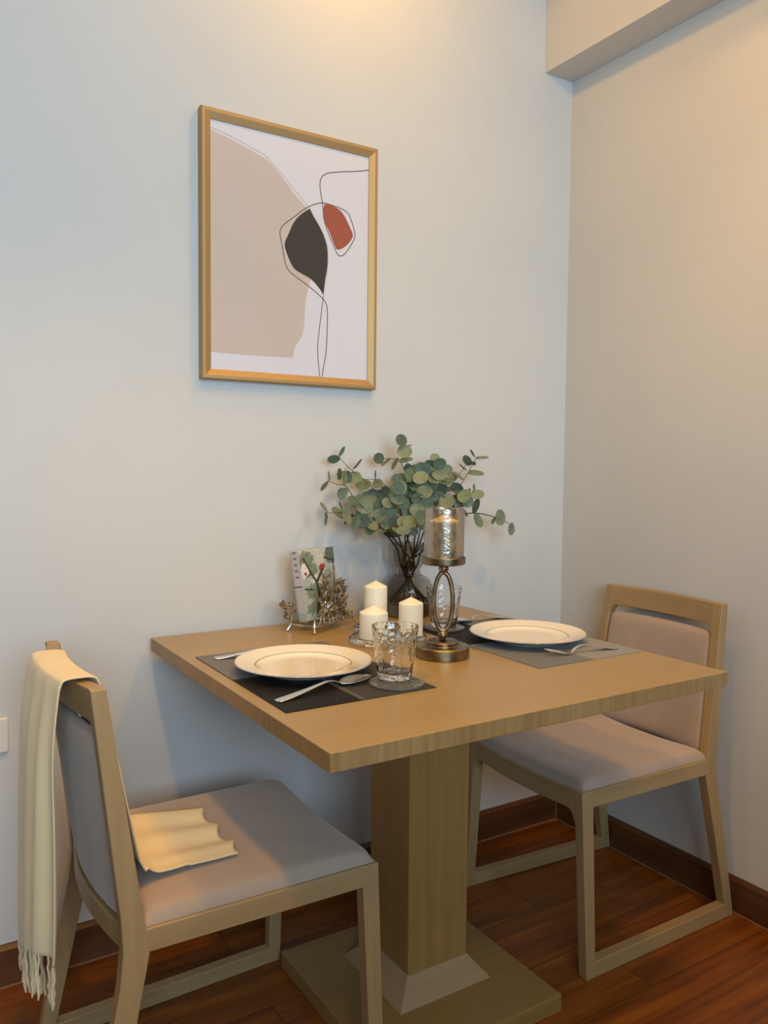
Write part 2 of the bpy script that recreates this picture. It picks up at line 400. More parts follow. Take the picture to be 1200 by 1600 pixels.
# mitred moulding: profile of (inset from outer edge, depth from wall)
prof = [(0, 0.001), (0, 0.0235), (0.002, 0.0255), (0.009, 0.0255), (0.0115, 0.0245), (0.0235, 0.0195), (0.0245, 0.0190), (0.0245, 0.001)]
corner = [(PX0, PZ0, 1, 1), (PX1, PZ0, -1, 1), (PX1, PZ1, -1, -1), (PX0, PZ1, 1, -1)]
V = [(x+sx*i, -d, z+sz*i) for x, z, sx, sz in corner for i, d in prof]; n = len(prof); F = []
for c in range(4):
    for k in range(n): F.append((c*n+k, c*n+(k+1) % n, ((c+1) % 4)*n+(k+1) % n, ((c+1) % 4)*n+k))
g.add(V, F); g.obj('frame', GOLD, t, smooth=False)
BEIGE = [(-1.1995, 1.9590), (-1.1365, 1.9433), (-1.0958, 1.9309), (-1.0594, 1.9195), (-1.0382, 1.9071), (-1.006, 1.8774), (-0.9731, 1.8446), (-0.9397, 1.8162), (-0.930, 1.80), (-0.922, 1.77), (-0.9164, 1.6757), (-0.9321, 1.6312), (-0.9432, 1.5824), (-0.9507, 1.5016), (-0.9718, 1.4647), (-0.9801, 1.4341), (-1.1115, 1.4311), (-1.1995, 1.4314)]
BLACK = [(-0.9329, 1.8184), (-0.9227, 1.8018), (-0.8997, 1.7707), (-0.8852, 1.7404), (-0.8798, 1.711), (-0.8808, 1.6755), (-0.8875, 1.6393), (-0.8919, 1.6034), (-0.9047, 1.6195), (-0.9276, 1.6392), (-0.9558, 1.6505), (-0.978, 1.6614), (-0.9946, 1.6895), (-1.0034, 1.7176), (-0.992, 1.7462), (-0.9784, 1.7753), (-0.9591, 1.7981)]
RED = [(-0.8898, 1.8373), (-0.8713, 1.837), (-0.8479, 1.831), (-0.8313, 1.8172), (-0.815, 1.7919), (-0.8047, 1.7705), (-0.8147, 1.7511), (-0.8325, 1.7341), (-0.8501, 1.7264), (-0.859, 1.7342), (-0.8738, 1.7648), (-0.8872, 1.7877), (-0.8942, 1.8041), (-0.8932, 1.8242)]
L1 = [(-1.1995, 1.9625), (-1.1813, 1.9605), (-1.1365, 1.9502), (-1.0958, 1.9379), (-1.0594, 1.9267), (-1.0329, 1.9082), (-1.006, 1.8846), (-0.9731, 1.8544), (-0.9341, 1.8211)]
L2 = [(-0.7577, 1.9495), (-0.7893, 1.9402), (-0.8486, 1.9266), (-0.8833, 1.9158), (-0.8993, 1.9027), (-0.9038, 1.882), (-0.9002, 1.8579), (-0.8955, 1.8338), (-0.8919, 1.7995), (-0.8813, 1.7711), (-0.8649, 1.7384), (-0.8518, 1.716), (-0.8412, 1.7114), (-0.8282, 1.7194), (-0.8087, 1.7468), (-0.7986, 1.7689), (-0.803, 1.7912), (-0.8122, 1.8127), (-0.8213, 1.8265), (-0.842, 1.8341), (-0.8713, 1.838), (-0.8944, 1.839), (-0.9172, 1.832), (-0.9453, 1.8162), (-0.9729, 1.7933), (-1.0003, 1.7707), (-1.0122, 1.7576), (-1.0165, 1.7424), (-1.011, 1.7164), (-1.0055, 1.688), (-1.0, 1.6667), (-0.989, 1.6511), (-0.9613, 1.6349), (-0.9275, 1.6167), (-0.8988, 1.5975), (-0.8843, 1.583), (-0.8801, 1.5591), (-0.8809, 1.503), (-0.8841, 1.4517), (-0.892, 1.4103), (-0.8942, 1.392)]
L3 = [(-0.8919, 1.6034), (-0.8986, 1.5521), (-0.9052, 1.5008), (-0.9084, 1.4599), (-0.9047, 1.4145), (-0.9018, 1.392)]
L4 = [(-0.9329, 1.8198), (-0.917, 1.7978), (-0.894, 1.7691), (-0.8811, 1.7309), (-0.8774, 1.6962), (-0.8829, 1.65), (-0.8919, 1.6034)]
g = G(); YP = -0.0160
g.box(PX0+0.015, PX1-0.015, YP, -0.0015, PZ0+0.015, PZ1-0.015, 0)
def flat(poly, d, mi, sharp=()):
    pts = poly
    g.add([(x, YP-d, z) for x, z in pts], [tuple(range(len(pts)))], mi)
def curve2(p, n=4): return [tuple(q) for q in smoothpath([Vector((a, b)) for a, b in p], n)]
def stroke(p, wdt, d, mi):
    q = [Vector(a) for a in curve2(p, 5)]; V = []; F = []
    for i, a in enumerate(q):
        t_ = (q[min(i+1, len(q)-1)]-q[max(i-1, 0)]).normalized(); nrm = Vector((-t_.y, t_.x))
        V += [(a.x+nrm.x*wdt/2, YP-d, a.y+nrm.y*wdt/2), (a.x-nrm.x*wdt/2, YP-d, a.y-nrm.y*wdt/2)]
    for i in range(len(q)-1): F.append((2*i, 2*i+1, 2*i+3, 2*i+2))
    g.add(V, F, mi)
flat(curve2(BEIGE[:9])[:-1]+curve2(BEIGE[8:16])[:-1]+BEIGE[15:], 0.0001, 1)
flat(curve2(BLACK[:8])[:-1]+curve2(BLACK[7:]+[BLACK[0]])[:-1], 0.0002, 2)
flat(curve2(RED+[RED[0]])[:-1], 0.0002, 3)
stroke(L1, 0.0018, 0.0003, 5); stroke(L2, 0.0024, 0.0004, 4); stroke(L3, 0.0022, 0.0003, 4); stroke(L4, 0.0009, 0.0003, 5)
o = g.obj('art_print', [PAPER, P_BEIGE, P_BLACK, P_RED, P_LINE, P_LINE2], t, smooth=False)
o['label'] = 'white print with beige, charcoal and rust shapes and thin curved lines'

# ------------------------------------------------------------------ the table
TX0, TX1, TY0, TY1, TZ = -1.3536, -0.4396, -0.9194, -0.0305, 0.75
t = empty('dining_table', (-0.897, -0.475, 0), 'square light oak pedestal dining table set for two against the back wall', 'table')
g = G(); g.box(TX0, TX1, TY0, TY1, TZ-0.030, TZ)
mi = [0]*6; mi[0] = mi[1] = 0; mi[2] = mi[3] = mi[4] = mi[5] = 1
g.M = mi; g.obj('tabletop', [TOPW, EDGEW], t, bev=0.0015)
g = G(); g.box(-0.966, -0.8105, -0.553, -0.398, 0.0847, TZ-0.030); g.obj('column', COLW, t, bev=0.0015)
g = G(); b = (-1.0100, -0.7722, -0.5932, -0.352); tp = (-0.9665, -0.8100, -0.5535, -0.3975)
V = [(b[0], b[2], .0377), (b[1], b[2], .0377), (b[1], b[3], .0377), (b[0], b[3], .0377), (tp[0], tp[2], .0850), (tp[1], tp[2], .0850), (tp[1], tp[3], .0850), (tp[0], tp[3], .0850)]
g.add(V, [(3, 2, 1, 0), (4, 5, 6, 7), (0, 1, 5, 4), (1, 2, 6, 5), (2, 3, 7, 6), (3, 0, 4, 7)]); g.obj('collar', COLLW, t, bev=0.0015)
g = G(); g.box(-1.1255, -0.6790, -0.7162, -0.2650, 0.0, 0.0377); g.obj('base_plate', BASEW, t, bev=0.002)

# ------------------------------------------------------------------ chairs (local frame: +x forward, y sideways)
ZS, ZT = 0.4237, 0.8147
def Wd(X, z):
    w0 = 0.2294+(X+0.254)/0.531*0.0161; w1 = 0.2132+(X+0.17)/0.446*0.0036
    if z <= ZS: return w0+(w1-w0)*z/ZS
    return w1+(0.2001-w1)*(z-ZS)/(ZT-ZS)
TH = 0.0267
def bow(y, k=0.022, h=0.176): return -k*(1-min(1, abs(y)/h)**2)
def side_part(poly, s, sub=1, th=TH, inset=0):
    """polygon in (X, z) swept across the thickness of the side frame; s = +1 / -1 side"""
    n = len(poly); V = []
    for d in (inset, th-inset):
        for X, z in poly: V.append((X, s*(Wd(X, z)-d), z))
    F = [tuple(range(n)), tuple(range(n, 2*n))]+[(i, (i+1) % n, n+(i+1) % n, n+i) for i in range(n)]
    return V, F
def make_chair(name, loc, rz, label):
    t = empty(name, loc, label, 'chair', 'dining chairs at the table', rz=rz)
    kw = dict(local=True, bev=0.002)
    for s in (1, -1):
        V, F = side_part([(0.2769, 0), (0.2762, ZS), (0.2420, ZS), (0.2420, ZS-0.04), (0.2480, 0.036), (0.2480, 0)], s)
        obj('front_leg', V, F, CHZ, t, **kw)
        V, F = side_part([(-0.2542, 0), (-0.2230, 0.20), (-0.1955, 0.34), (-0.1897, 0.396), (-0.1925, 0.450), (-0.2317, ZT), (-0.2080, ZT), (-0.1530, ZS), (-0.1480, 0.385), (-0.1860, 0.20), (-0.2200, 0.036), (-0.2200, 0)], s)
        obj('back_post', V, F, CHZ, t, **kw)
        V, F = side_part([(-0.2210, 0), (0.2490, 0), (0.2490, 0.036), (-0.2210, 0.036)], s, inset=0.0003)
        obj('floor_runner', V, F, CHX, t, **kw)
        V, F = side_part([(-0.1540, 0.3855), (0.2430, 0.3850), (0.2430, ZS), (-0.1540, ZS)], s, inset=0.0003)
        obj('side_rail', V, F, CHX, t, **kw)
    # dished front rail with rounded inner corners
    def cross(name, X0, X1, zb, zt, yb, n=28, bw=0.0, xs=None, m=CHY):
        V = []; F = []
        for i in range(n+1):
            y = -yb+2*yb*i/n
            z0, z1 = zb(y), zt(y)
            for (X, z) in ((X0, z0), (X1, z0), (X1, z1), (X0, z1)):
                xx = X + (xs(z) if xs else 0) + (bow(y, bw) if bw else 0)
                V.append((xx, y, z))
        for i in range(n):
            for k in range(4): F.append((4*i+k, 4*i+(k+1) % 4, 4*i+4+(k+1) % 4, 4*i+4+k))
        F += [(0, 1, 2, 3), tuple(4*n+k for k in range(4))]
        return obj(name, V, F, m, t, **kw)
    def fil(y, yb, r):
        d = yb-abs(y)
        return 0 if d > r else r-sqrt(max(0, r*r-(r-d)**2))
    yf = Wd(0.26, 0.41)-TH+0.0040
    cross('front_rail', 0.2480, 0.2757, lambda y: ZS-0.046-0.010*(1-(y/yf)**2)-fil(y, yf, 0.034), lambda y: ZS-0.010*(1-(y/yf)**2), yf, 40)
    yr = Wd(-0.17, 0.41)-TH+0.0005
    cross('back_rail', -0.1870, -0.1600, lambda y: 0.3860, lambda y: ZS, yr, 24, 0.020)
    yt = Wd(-0.2, 0.79)-TH+0.0005
    xs = lambda z: -0.1530-(z-ZS)/(ZT-ZS)*0.055
    yt = 0.1753
    cross('top_rail', -0.0235, 0.0000, lambda y: 0.7586-fil(y, yt, 0.022), lambda y: ZT-0.0005, yt, 40, 0.022, xs)
    # seat cushion, dished across, rolled edges
    V = []; F = []; nu = nv = 36
    e = lambda k, n: sin((k/n-0.5)*pi)*0.5+(k/n-0.5)   # denser at the rims
    em = e(1, 1)
    for top in (1, 0):
        for i in range(nu+1):
            u = e(i, nu)/em
            for j in range(nv+1):
                v = e(j, nv)/em
                X = 0.0555+u*0.2135; y = v*(Wd(X, ZS)-0.0055)
                k = (max(0, 1-abs(u)**14)*max(0, 1-abs(v)**12))**0.5
                dish = -0.011*(1-v*v)
                z = (ZS+0.001+dish+0.003+0.029*k) if top else ZS+0.0005+dish
                if top: X -= 0.0
                V.append((X, y, z))
    o_ = (nu+1)*(nv+1)
    for i in range(nu):
        for j in range(nv):
            a = i*(nv+1)+j; F.append((a, a+1, a+nv+2, a+nv+1)); F.append((o_+a, o_+a+nv+1, o_+a+nv+2, o_+a+1))
    def edge(ids):
        for p, q in zip(ids, ids[1:]): F.append((p, q, o_+q, o_+p))
    edge([j for j in range(nv+1)]); edge([nu*(nv+1)+j for j in range(nv+1)])
    edge([i*(nv+1) for i in range(nu+1)]); edge([i*(nv+1)+nv for i in range(nu+1)])
    sc_ = obj('seat_cushion', V, F, UPH, t, local=True, angle=50)
    # upholstered back panel between the posts
    V = []; F = []
    nz, ny = 24, 30
    for sgn in (1, -1):
        for i in range(nz+1):
            u = e(i, nz)/em; z = 0.5825+u*0.1575
            yb = Wd(-0.18, z)-TH-0.0005
            for j in range(ny+1):
                v = e(j, ny)/em; y = v*yb
                # rounded top corners
                zz = z - (fil(y, yb, 0.018) if u > 0 else 0)*max(0, u)**6
                k = (max(0, 1-abs(u)**10)*max(0, 1-abs(v)**12))**0.5
                xc = -0.1685-(z-ZS)/(ZT-ZS)*0.052
                V.append((xc+bow(y, 0.021)+sgn*(0.004+0.0125*k), y, zz))
    o_ = (nz+1)*(ny+1)
    for i in range(nz):
        for j in range(ny):
            a = i*(ny+1)+j; F.append((a, a+1, a+ny+2, a+ny+1)); F.append((o_+a, o_+a+ny+1, o_+a+ny+2, o_+a+1))
    edge([j for j in range(ny+1)]); edge([nz*(ny+1)+j for j in range(ny+1)])
    edge([i*(ny+1) for i in range(nz+1)]); edge([i*(ny+1)+ny for i in range(nz+1)])
    obj('back_cushion', V, F, UPH, t, local=True, angle=50)
    return t
RCH = make_chair('dining_chair', (-0.2735, -0.4384, 0), 3.1059, 'ash dining chair with taupe seat standing against the right wall')
LX, LY, LTH = -1.3929, -0.4572, -0.0041
LCH = make_chair('dining_chair', (LX, LY, 0), LTH, 'ash dining chair in the left foreground with a cream shawl over its back')

# ------------------------------------------------------------------ the shawl over the left chair
def shawl():
    # path: x, z, far y, near y, fold amplitude
    K = [(-1.6720, 0.300, -0.335, -0.628, .012), (-1.6700, 0.400, -0.340, -0.630, .012), (-1.6680, 0.55, -0.350, -0.626, .010), (-1.6650, 0.70, -0.362, -0.612, .006),
         (-1.6550, 0.790, -0.372, -0.603, .002), (-1.6490, 0.8145, -0.377, -0.600, .0), (-1.6420, 0.8210, -0.378, -0.599, .0), (-1.6240, 0.8222, -0.377, -0.597, .0), (-1.6010, 0.8205, -0.376, -0.595, .0),
         (-1.5905, 0.8120, -0.375, -0.595, .0), (-1.5800, 0.77, -0.374, -0.597, .001), (-1.5640, 0.69, -0.370, -0.600, .004), (-1.5440, 0.58, -0.350, -0.602, .004),
         (-1.5250, 0.500, -0.335, -0.594, .003), (-1.5080, 0.4640, -0.325, -0.582, .002), (-1.4850, 0.4575, -0.322, -0.578, .0035), (-1.4400, 0.4565, -0.333, -0.572, .0045), (-1.3950, 0.4550, -0.345, -0.570, .0055), (-1.3480, 0.4545, -0.358, -0.568, .0060)]
    P = smoothpath([Vector((a, b, c)) for a, b, c, d, e_ in K], 6)
    Q = smoothpath([Vector((d, e_, 0)) for a, b, c, d, e_ in K], 6)
    N = len(P); m = 48; V = []; F = []
    for i in range(N):
        x, z, y0 = P[i]; y1, amp, _ = Q[i]; amp = max(0, amp)
        a = P[max(0, i-1)]; b = P[min(N-1, i+1)]; tx, tz = b.x-a.x, b.y-a.y; l = sqrt(tx*tx+tz*tz) or 1
        nx, nz = -tz/l, tx/l                                   # outward normal of the path
        sidx = i/6.0
        for j in range(m+1):
            v = j/m; y = y0+(y1-y0)*v
            if sidx < 5:                                        # behind the chair: vertical folds
                w_ = sin(v*2*pi*2.1+0.6)*0.55+sin(v*2*pi*3.7+1.9)*0.45 + (1.5*math.exp(-((v-0.80)/0.07)**2))
            else:
                w_ = sin(v*2*pi*2.55+0.9)*0.8+sin(v*2*pi*1.2)*0.2
            yy = y-LY
            bw = bow(yy, 0.022) if sidx < 13 else bow(yy, 0.022)*max(0, (14.2-sidx)/1.2)
            if sidx < 5: bw *= 0.75+0.25*(sidx/5)
            px = x+bw; pz = z
            if sidx <= 1e-6+1.0:                                # uneven hem behind: near side ends higher
                pass
            hem = 0.0
            if sidx < 3:
                hem = (1-sidx/3)*(0.082*max(0, min(1, (v-0.25)/0.55)))
            # seat part follows the dished cushion
            if sidx > 13.5:
                pz += -0.011*(1-(min(1, abs(yy)/0.21))**2) + 0.009 + amp*(w_)*1.0
                if v > 0.9: pz += 0.006*(v-0.9)/0.1*(1 if sidx < 16 else 0.6)
                px += 0.0
                if sidx > 17: px += (sidx-17)*0.006*sin(v*2*pi*2.55+2.2)
            else:
                px += nx*amp*w_*(1 if nx else 1); pz += nz*amp*w_
            V.append((px, y, pz+hem))
    for i in range(N-1):
        for j in range(m):
            a = i*(m+1)+j; F.append((a, a+1, a+m+2, a+m+1))
    t = obj('shawl', V, F, SHAWL, loc=(LX-0.24, LY, 0.82), solid=0.0028)
    tag(t, 'cream woollen shawl draped over the left chair back, one end on the seat', 'shawl')
    # fringe at the back hem
    g = G(); rnd = random.Random(5)
    for k in range(30):
        v = (k+0.5)/30; j = int(v*m); p = Vector(V[j]); L_ = 0.062+0.018*rnd.random()
        dx, dy = rnd.uniform(-.006, .006), rnd.uniform(-.010, .010)
        pts = [p+Vector((0, 0, 0.004))]
        for q in range(1, 7):
            f = q/6; pts.append(p+Vector((dx*f+0.0012*sin(q*1.9+k), dy*f+0.0015*cos(q*2.3+k), -L_*f)))
        g.tube(pts, [0.0016, 0.0017, 0.0019, 0.0020, 0.0021, 0.0030, 0.0012], 6)
    g.obj('fringe', SHAWL, t)
    return t
shawl()

# ------------------------------------------------------------------ things on the table
def placemat(x0, x1, y0, y1, xd, yd, quad, label, rz=0):
    """quad: materials of (left-near, right-near, left-far, right-far)"""
    g = G(); z0, z1 = TZ+0.0002, TZ+0.0016
    xs = [x0, xd-0.001, xd+0.001, x1]; ys = [y0, yd-0.001, yd+0.001, y1]
    xi = [x0, xd-0.0035, xd-0.0015, xd+0.0015, xd+0.0035, x1]; yi = [y0, yd-0.0035, yd-0.0015, yd+0.0015, yd+0.0035, y1]
    V = [(x, y, z1) for y in yi for x in xi]; F = []; M_ = []
    for j in range(5):
        for i in range(5):
            F.append((j*6+i, j*6+i+1, j*6+7+i, j*6+6+i))
            line = i in (1, 3) or j in (1, 3)
            M_.append(4 if line else ((0 if i < 2 else 1)+(0 if j < 2 else 2) if not (i == 2 or j == 2) else (0 if i < 3 else 1)+(0 if j < 3 else 2)))
    n0 = len(V); ring = [i for i in range(6)]+[j*6+5 for j in range(1, 6)]+[30+i for i in range(4, -1, -1)]+[j*6 for j in range(4, 0, -1)]
    V += [(V[i][0], V[i][1], z0) for i in ring]
    R_ = len(ring)
    for k in range(R_):
        F.append((ring[k], n0+k, n0+(k+1) % R_, ring[(k+1) % R_])); M_.append(0 if V[ring[k]][0] < xd else 1)
    F.append(tuple(n0+k for k in range(R_))); M_.append(0)
    o = obj('placemat', V, F, quad+[MATLINE], smooth=False, loc=((x0+x1)/2, (y0+y1)/2, TZ), mi=M_)
    tag(o, label, 'placemat', 'placemats on the table'); return o
placemat(-1.328, -1.0215, -0.7184, -0.2700, -1.178, -0.4808, [MATBLACK, MATDARK, MATGREY, MATGREY], 'dark woven placemat under the left plate, black and grey panels')
placemat(-0.7565, -0.4505, -0.7100, -0.2430, -0.604, -0.4735, [MATGREY, MATLIGHT, MATBLACK, MATGREY], 'grey woven placemat under the right plate')
def plate(c, label):
    r = 0.1365; z = TZ+0.0017
    prof = [(0.0, 0.0040), (0.050, 0.0040), (0.070, 0.0035), (0.074, 0.0), (0.078, 0.0), (0.081, 0.0035), (0.090, 0.0070), (0.100, 0.0105), (0.1250, 0.0165), (r-0.001, 0.0195), (r, 0.0205), (r-0.001, 0.0222), (r-0.004, 0.0222), (0.1180, 0.0190), (0.1000, 0.0160), (0.0955, 0.0145), (0.0900, 0.0105), (0.082, 0.0080), (0.070, 0.0072), (0.0, 0.0072)]
    g = G(); g.lathe(prof, (c[0], c[1], z), 96)
    o = g.obj('dinner_plate', CHINA, loc=(c[0], c[1], z), angle=60); tag(o, label, 'plate', 'dinner plates on the placemats'); return o
plate((-1.179, -0.484), 'white china dinner plate on the left placemat, behind the tilted spoon')
plate((-0.5965, -0.4955), 'white china dinner plate on the right placemat, nearest the wall chair')

def frame_xy(a, b):
    a = Vector(a); b = Vector(b); d = (b-a); L = d.length; d.normalize(); n = Vector((-d.y, d.x, 0)); return a, d, n, L
def cutlery_strip(g, a, b, secs, th=0.0016):
    """sections of (t, half width, height, dish)"""
    a, d, n, L = frame_xy(a, b); k = 8; V = []; F = []
    sm = smoothpath([Vector(s) for s in secs], 5)
    for s in sm:
        for j in range(k+1):
            v = -1+2*j/k
            V.append(a+d*(s[0]*L)+n*(v*s[1])+Vector((0, 0, s[2]-s[3]*(1-v*v))))
    N = len(sm)
    for i in range(N-1):
        for j in range(k):
            q = i*(k+1)+j; F.append((q, q+1, q+k+2, q+k+1))
    g.add(V, F)
def spoon(a, b, z, label):
    t = empty('spoon', (a[0], a[1], z), label, 'spoon', 'spoons beside the plates')
    A, B_ = (a[0], a[1], z+0.0012), (b[0], b[1], z+0.0012)
    g = G(); cutlery_strip(g, A, B_, [(0.0, 0.0055, 0.0, 0.0), (0.01, 0.0095, 0.0005, 0), (0.10, 0.0100, 0.002, 0), (0.30, 0.0062, 0.0075, 0), (0.50, 0.0036, 0.0135, 0), (0.58, 0.0034, 0.0120, 0), (0.655, 0.0038, 0.0055, 0)])
    g.obj('handle', STEEL, t, solid=0.0022)
    g = G(); cutlery_strip(g, A, B_, [(0.645, 0.0034, 0.0062, 0.0), (0.67, 0.0085, 0.0055, 0.0022), (0.72, 0.0165, 0.0060, 0.0050), (0.80, 0.0208, 0.0075, 0.0068), (0.88, 0.0190, 0.0080, 0.0060), (0.95, 0.0125, 0.0075, 0.0035), (0.985, 0.0062, 0.0068, 0.0010), (1.0, 0.0008, 0.0064, 0.0)])
    g.obj('bowl', STEEL, t, solid=0.0014); return t
def fork(a, b, z, label):
    t = empty('fork', (a[0], a[1], z), label, 'fork', 'forks beside the plates')
    A, B_ = (a[0], a[1], z+0.0012), (b[0], b[1], z+0.0012)
    g = G(); cutlery_strip(g, A, B_, [(0.0, 0.0055, 0.0, 0.0), (0.01, 0.0095, 0.0005, 0), (0.10, 0.0100, 0.002, 0), (0.30, 0.0060, 0.0085, 0), (0.48, 0.0035, 0.0150, 0), (0.58, 0.0034, 0.0120, 0), (0.66, 0.0045, 0.0035, 0)])
    g.obj('handle', STEEL, t, solid=0.0022)
    g = G(); cutlery_strip(g, A, B_, [(0.65, 0.0042, 0.0042, 0), (0.69, 0.0100, 0.0010, 0.0004), (0.74, 0.0120, 0.0012, 0.0004), (0.78, 0.0122, 0.0025, 0.0004)])
    a_, d, n, L = frame_xy(A, B_)
    for k in range(4):
        w_ = -0.0101+k*0.00673; pts = [a_+d*(s*L)+n*w_+Vector((0, 0, h)) for s, h in ((0.775, 0.0025), (0.85, 0.0060), (0.93, 0.0098), (1.0, 0.0125))]
        g.tube(pts, [0.0018, 0.0016, 0.0014, 0.0006], 6)
    g.obj('tines', STEEL, t, solid=0.0012); return t
ZM = TZ+0.0016
spoon((-1.3145, -0.6560), (-1.0990, -0.6085), ZM, 'steel table spoon in front of the left plate')
fork((-1.2990, -0.3080), (-1.1060, -0.3620), ZM, 'steel fork behind the left plate, only its handle end showing')
fork((-0.4790, -0.6640), (-0.6720, -0.6420), ZM, 'steel fork in front of the right plate')
spoon((-0.4610, -0.2570), (-0.6300, -0.2500), ZM, 'steel spoon behind the right plate, nearest the back wall')

def coaster(c, z, r, h, label):
    g = G(); g.lathe([(0, 0), (r-0.002, 0), (r, 0.0012), (r, h-0.001), (r-0.0025, h), (r-0.006, h-0.0012), (r*0.72, h-0.0018), (r*0.70, h-0.0008), (r*0.66, h-0.0018), (0, h-0.0018)], (c[0], c[1], z), 72)
    o = g.obj('glass_coaster', COAST, loc=(c[0], c[1], z), angle=40); tag(o, label, 'coaster', 'glass coasters under the tumblers'); return o
COAST = glass('coaster_glass', (0.93, 0.93, 0.92, 1), 0.06, 1.45, 170, 0.5, 0.002, True); bsdf(COAST).inputs['Transmission Weight'].default_value = 0.90
coaster((-1.0745, -0.6640), ZM, 0.0525, 0.0050, 'clear patterned glass coaster under the front tumbler, beside the spoon')
coaster((-0.6880, -0.2890), ZM, 0.0515, 0.0050, 'clear patterned glass coaster under the back tumbler, behind the candle holder')
def tumbler(c, z, label):
    g = G(); Hh = 0.1010
    ro = lambda f: 0.0330+(0.0448-0.0330)*f
    prof = [(0, 0.001), (0.030, 0.001), (0.0322, 0.002)]
    for i in range(1, 13): f = i/12; prof.append((ro(f), 0.002+(Hh-0.002)*f))
    prof += [(ro(1)-0.001, Hh+0.0006), (ro(1)-0.0022, Hh)]
    for i in range(11, 1, -1): f = i/12; prof.append((ro(f)-0.0026, 0.002+(Hh-0.002)*f))
    prof += [(0.0290, 0.0135), (0.020, 0.0120), (0, 0.0120)]
    g.lathe(prof, (c[0], c[1], z), 72)
    o = g.obj('glass_tumbler', TUMB, loc=(c[0], c[1], z), angle=50); tag(o, label, 'glass', 'hammered glass tumblers'); return o
tumbler((-1.0620, -0.6380), ZM+0.0041, 'hammered clear glass tumbler at the front, beside the left plate')
tumbler((-0.6880, -0.2870), ZM+0.0041, 'hammered clear glass tumbler at the back, seen behind the bronze candle holder')

# pillar candles on glass dishes
def dish(c, r, h, label):
    g = G(); g.lathe([(0, 0.0), (r-0.004, 0.0), (r, 0.003), (r, h-0.002), (r-0.003, h), (r-0.008, h-0.001), (r-0.011, h-0.004), (0, h-0.004)], (c[0], c[1], TZ+0.0003), 72)
    o = g.obj('candle_dish', PEBBLE, loc=(c[0], c[1], TZ+0.0003), angle=40); tag(o, label, 'candle dish', 'glass dishes under the pillar candles'); return o
def candle(c, r, h, label, dh):
    z = TZ+0.0005+dh-0.004; t = empty('pillar_candle', (c[0], c[1], z), label, 'candle', 'ivory pillar candles')
    g = G(); sh = h-r*0.46
    g.lathe([(0, 0), (r-0.001, 0), (r, 0.001), (r, sh-0.0015), (r-0.0010, sh+0.0006), (r*0.55, sh+(h-sh)*0.50), (0.0050, h-0.0010), (0.0022, h), (0, h)], (c[0], c[1], z), 64)
    g.obj('wax', WAX, t, angle=60)
    g = G(); g.tube([(c[0], c[1], z+h-0.001), (c[0]+0.0006, c[1], z+h+0.003), (c[0]+0.002, c[1], z+h+0.0045)], 0.0009, 6); g.obj('wick', WICK, t)
dish((-0.9240, -0.3340), 0.0570, 0.0150, 'round pebbled glass dish under the short left pillar candle')
dish((-0.8270, -0.3470), 0.0370, 0.0130, 'small round glass dish under the right pillar candle')
dish((-0.8540, -0.2280), 0.0540, 0.0150, 'round pebbled glass dish under the tallest pillar candle, at the back')
candle((-0.9240, -0.3340), 0.0330, 0.0750, 'short ivory pillar candle, left front one of the three', 0.0150)
candle((-0.8290, -0.3470), 0.0288, 0.0905, 'medium ivory pillar candle, right one of the three, beside the bronze holder', 0.0130)
candle((-0.8540, -0.2280), 0.0285, 0.1140, 'tallest ivory pillar candle, standing at the back of the three', 0.0150)

# tall bronze candle holder with a lustre glass hurricane
HC = (-0.8640, -0.5220)
t = empty('candle_holder', (HC[0], HC[1], TZ), 'antique bronze candle holder with an oval ring stem beside the right placemat', 'candle holder')
g = G(); g.lathe([(0, 0.0003), (0.0570, 0.0003), (0.0580, 0.0015), (0.0580, 0.0225), (0.0560, 0.0245), (0.0350, 0.0255), (0.0340, 0.0265), (0.0340, 0.0325), (0.0322, 0.0350), (0.0120, 0.0362), (0.0070, 0.0375), (0.0050, 0.0400), (0, 0.0400)], (HC[0], HC[1], TZ), 72)
g.obj('foot', BRONZE, t, angle=35)
g = G(); g.sphere((HC[0], HC[1], TZ+0.0470), 0.0105, 24); g.obj('lower_ball', BRONZE, t)
# oval ring, turned to face the room
g = G(); ang = radians(-32); ring = []
for k in range(56):
    a = 2*pi*k/56; ring.append((HC[0]+cos(ang)*0.0205*cos(a), HC[1]+sin(ang)*0.0205*cos(a), TZ+0.1195+0.0630*sin(a)))
g.tube(ring, 0.0052, 12, close=True); g.obj('oval_ring', BRONZE, t)
g = G(); g.sphere((HC[0], HC[1], TZ+0.1915), 0.0112, 24); g.obj('upper_ball', BRONZE, t)
g = G(); z = TZ+0.2005
g.lathe([(0, 0), (0.0440, 0), (0.0468, 0.0025), (0.0470, 0.0150), (0.0460, 0.0160), (0.0450, 0.0150), (0.0445, 0.0050), (0, 0.0045)], (HC[0], HC[1], z), 72); g.obj('pan', BRONZE, t)
g = G(); g.lathe([(0.0415, 0.0052), (0.0430, 0.0052), (0.0432, 0.060), (0.0435, 0.1195), (0.0425, 0.1203), (0.0415, 0.1195), (0.0412, 0.060), (0.0415, 0.0052)], (HC[0], HC[1], z), 80); g.obj('glass_shade', LUSTRE, t, angle=50)
ct = empty('pillar_candle', (HC[0], HC[1], z+0.0048), 'ivory pillar candle inside the lustre glass shade of the bronze holder', 'candle', 'ivory pillar candles')
g = G(); r = 0.0318; g.lathe([(0, 0), (r, 0.0), (r, 0.086), (r-0.001, 0.088), (0.004, 0.1005), (0, 0.1005)], (HC[0], HC[1], z+0.0050), 64); g.obj('wax', WAX, ct, angle=60)
g = G(); g.tube([(HC[0], HC[1], z+0.104), (HC[0]+0.001, HC[1], z+0.1105)], 0.0009, 6); g.obj('wick', WICK, ct)

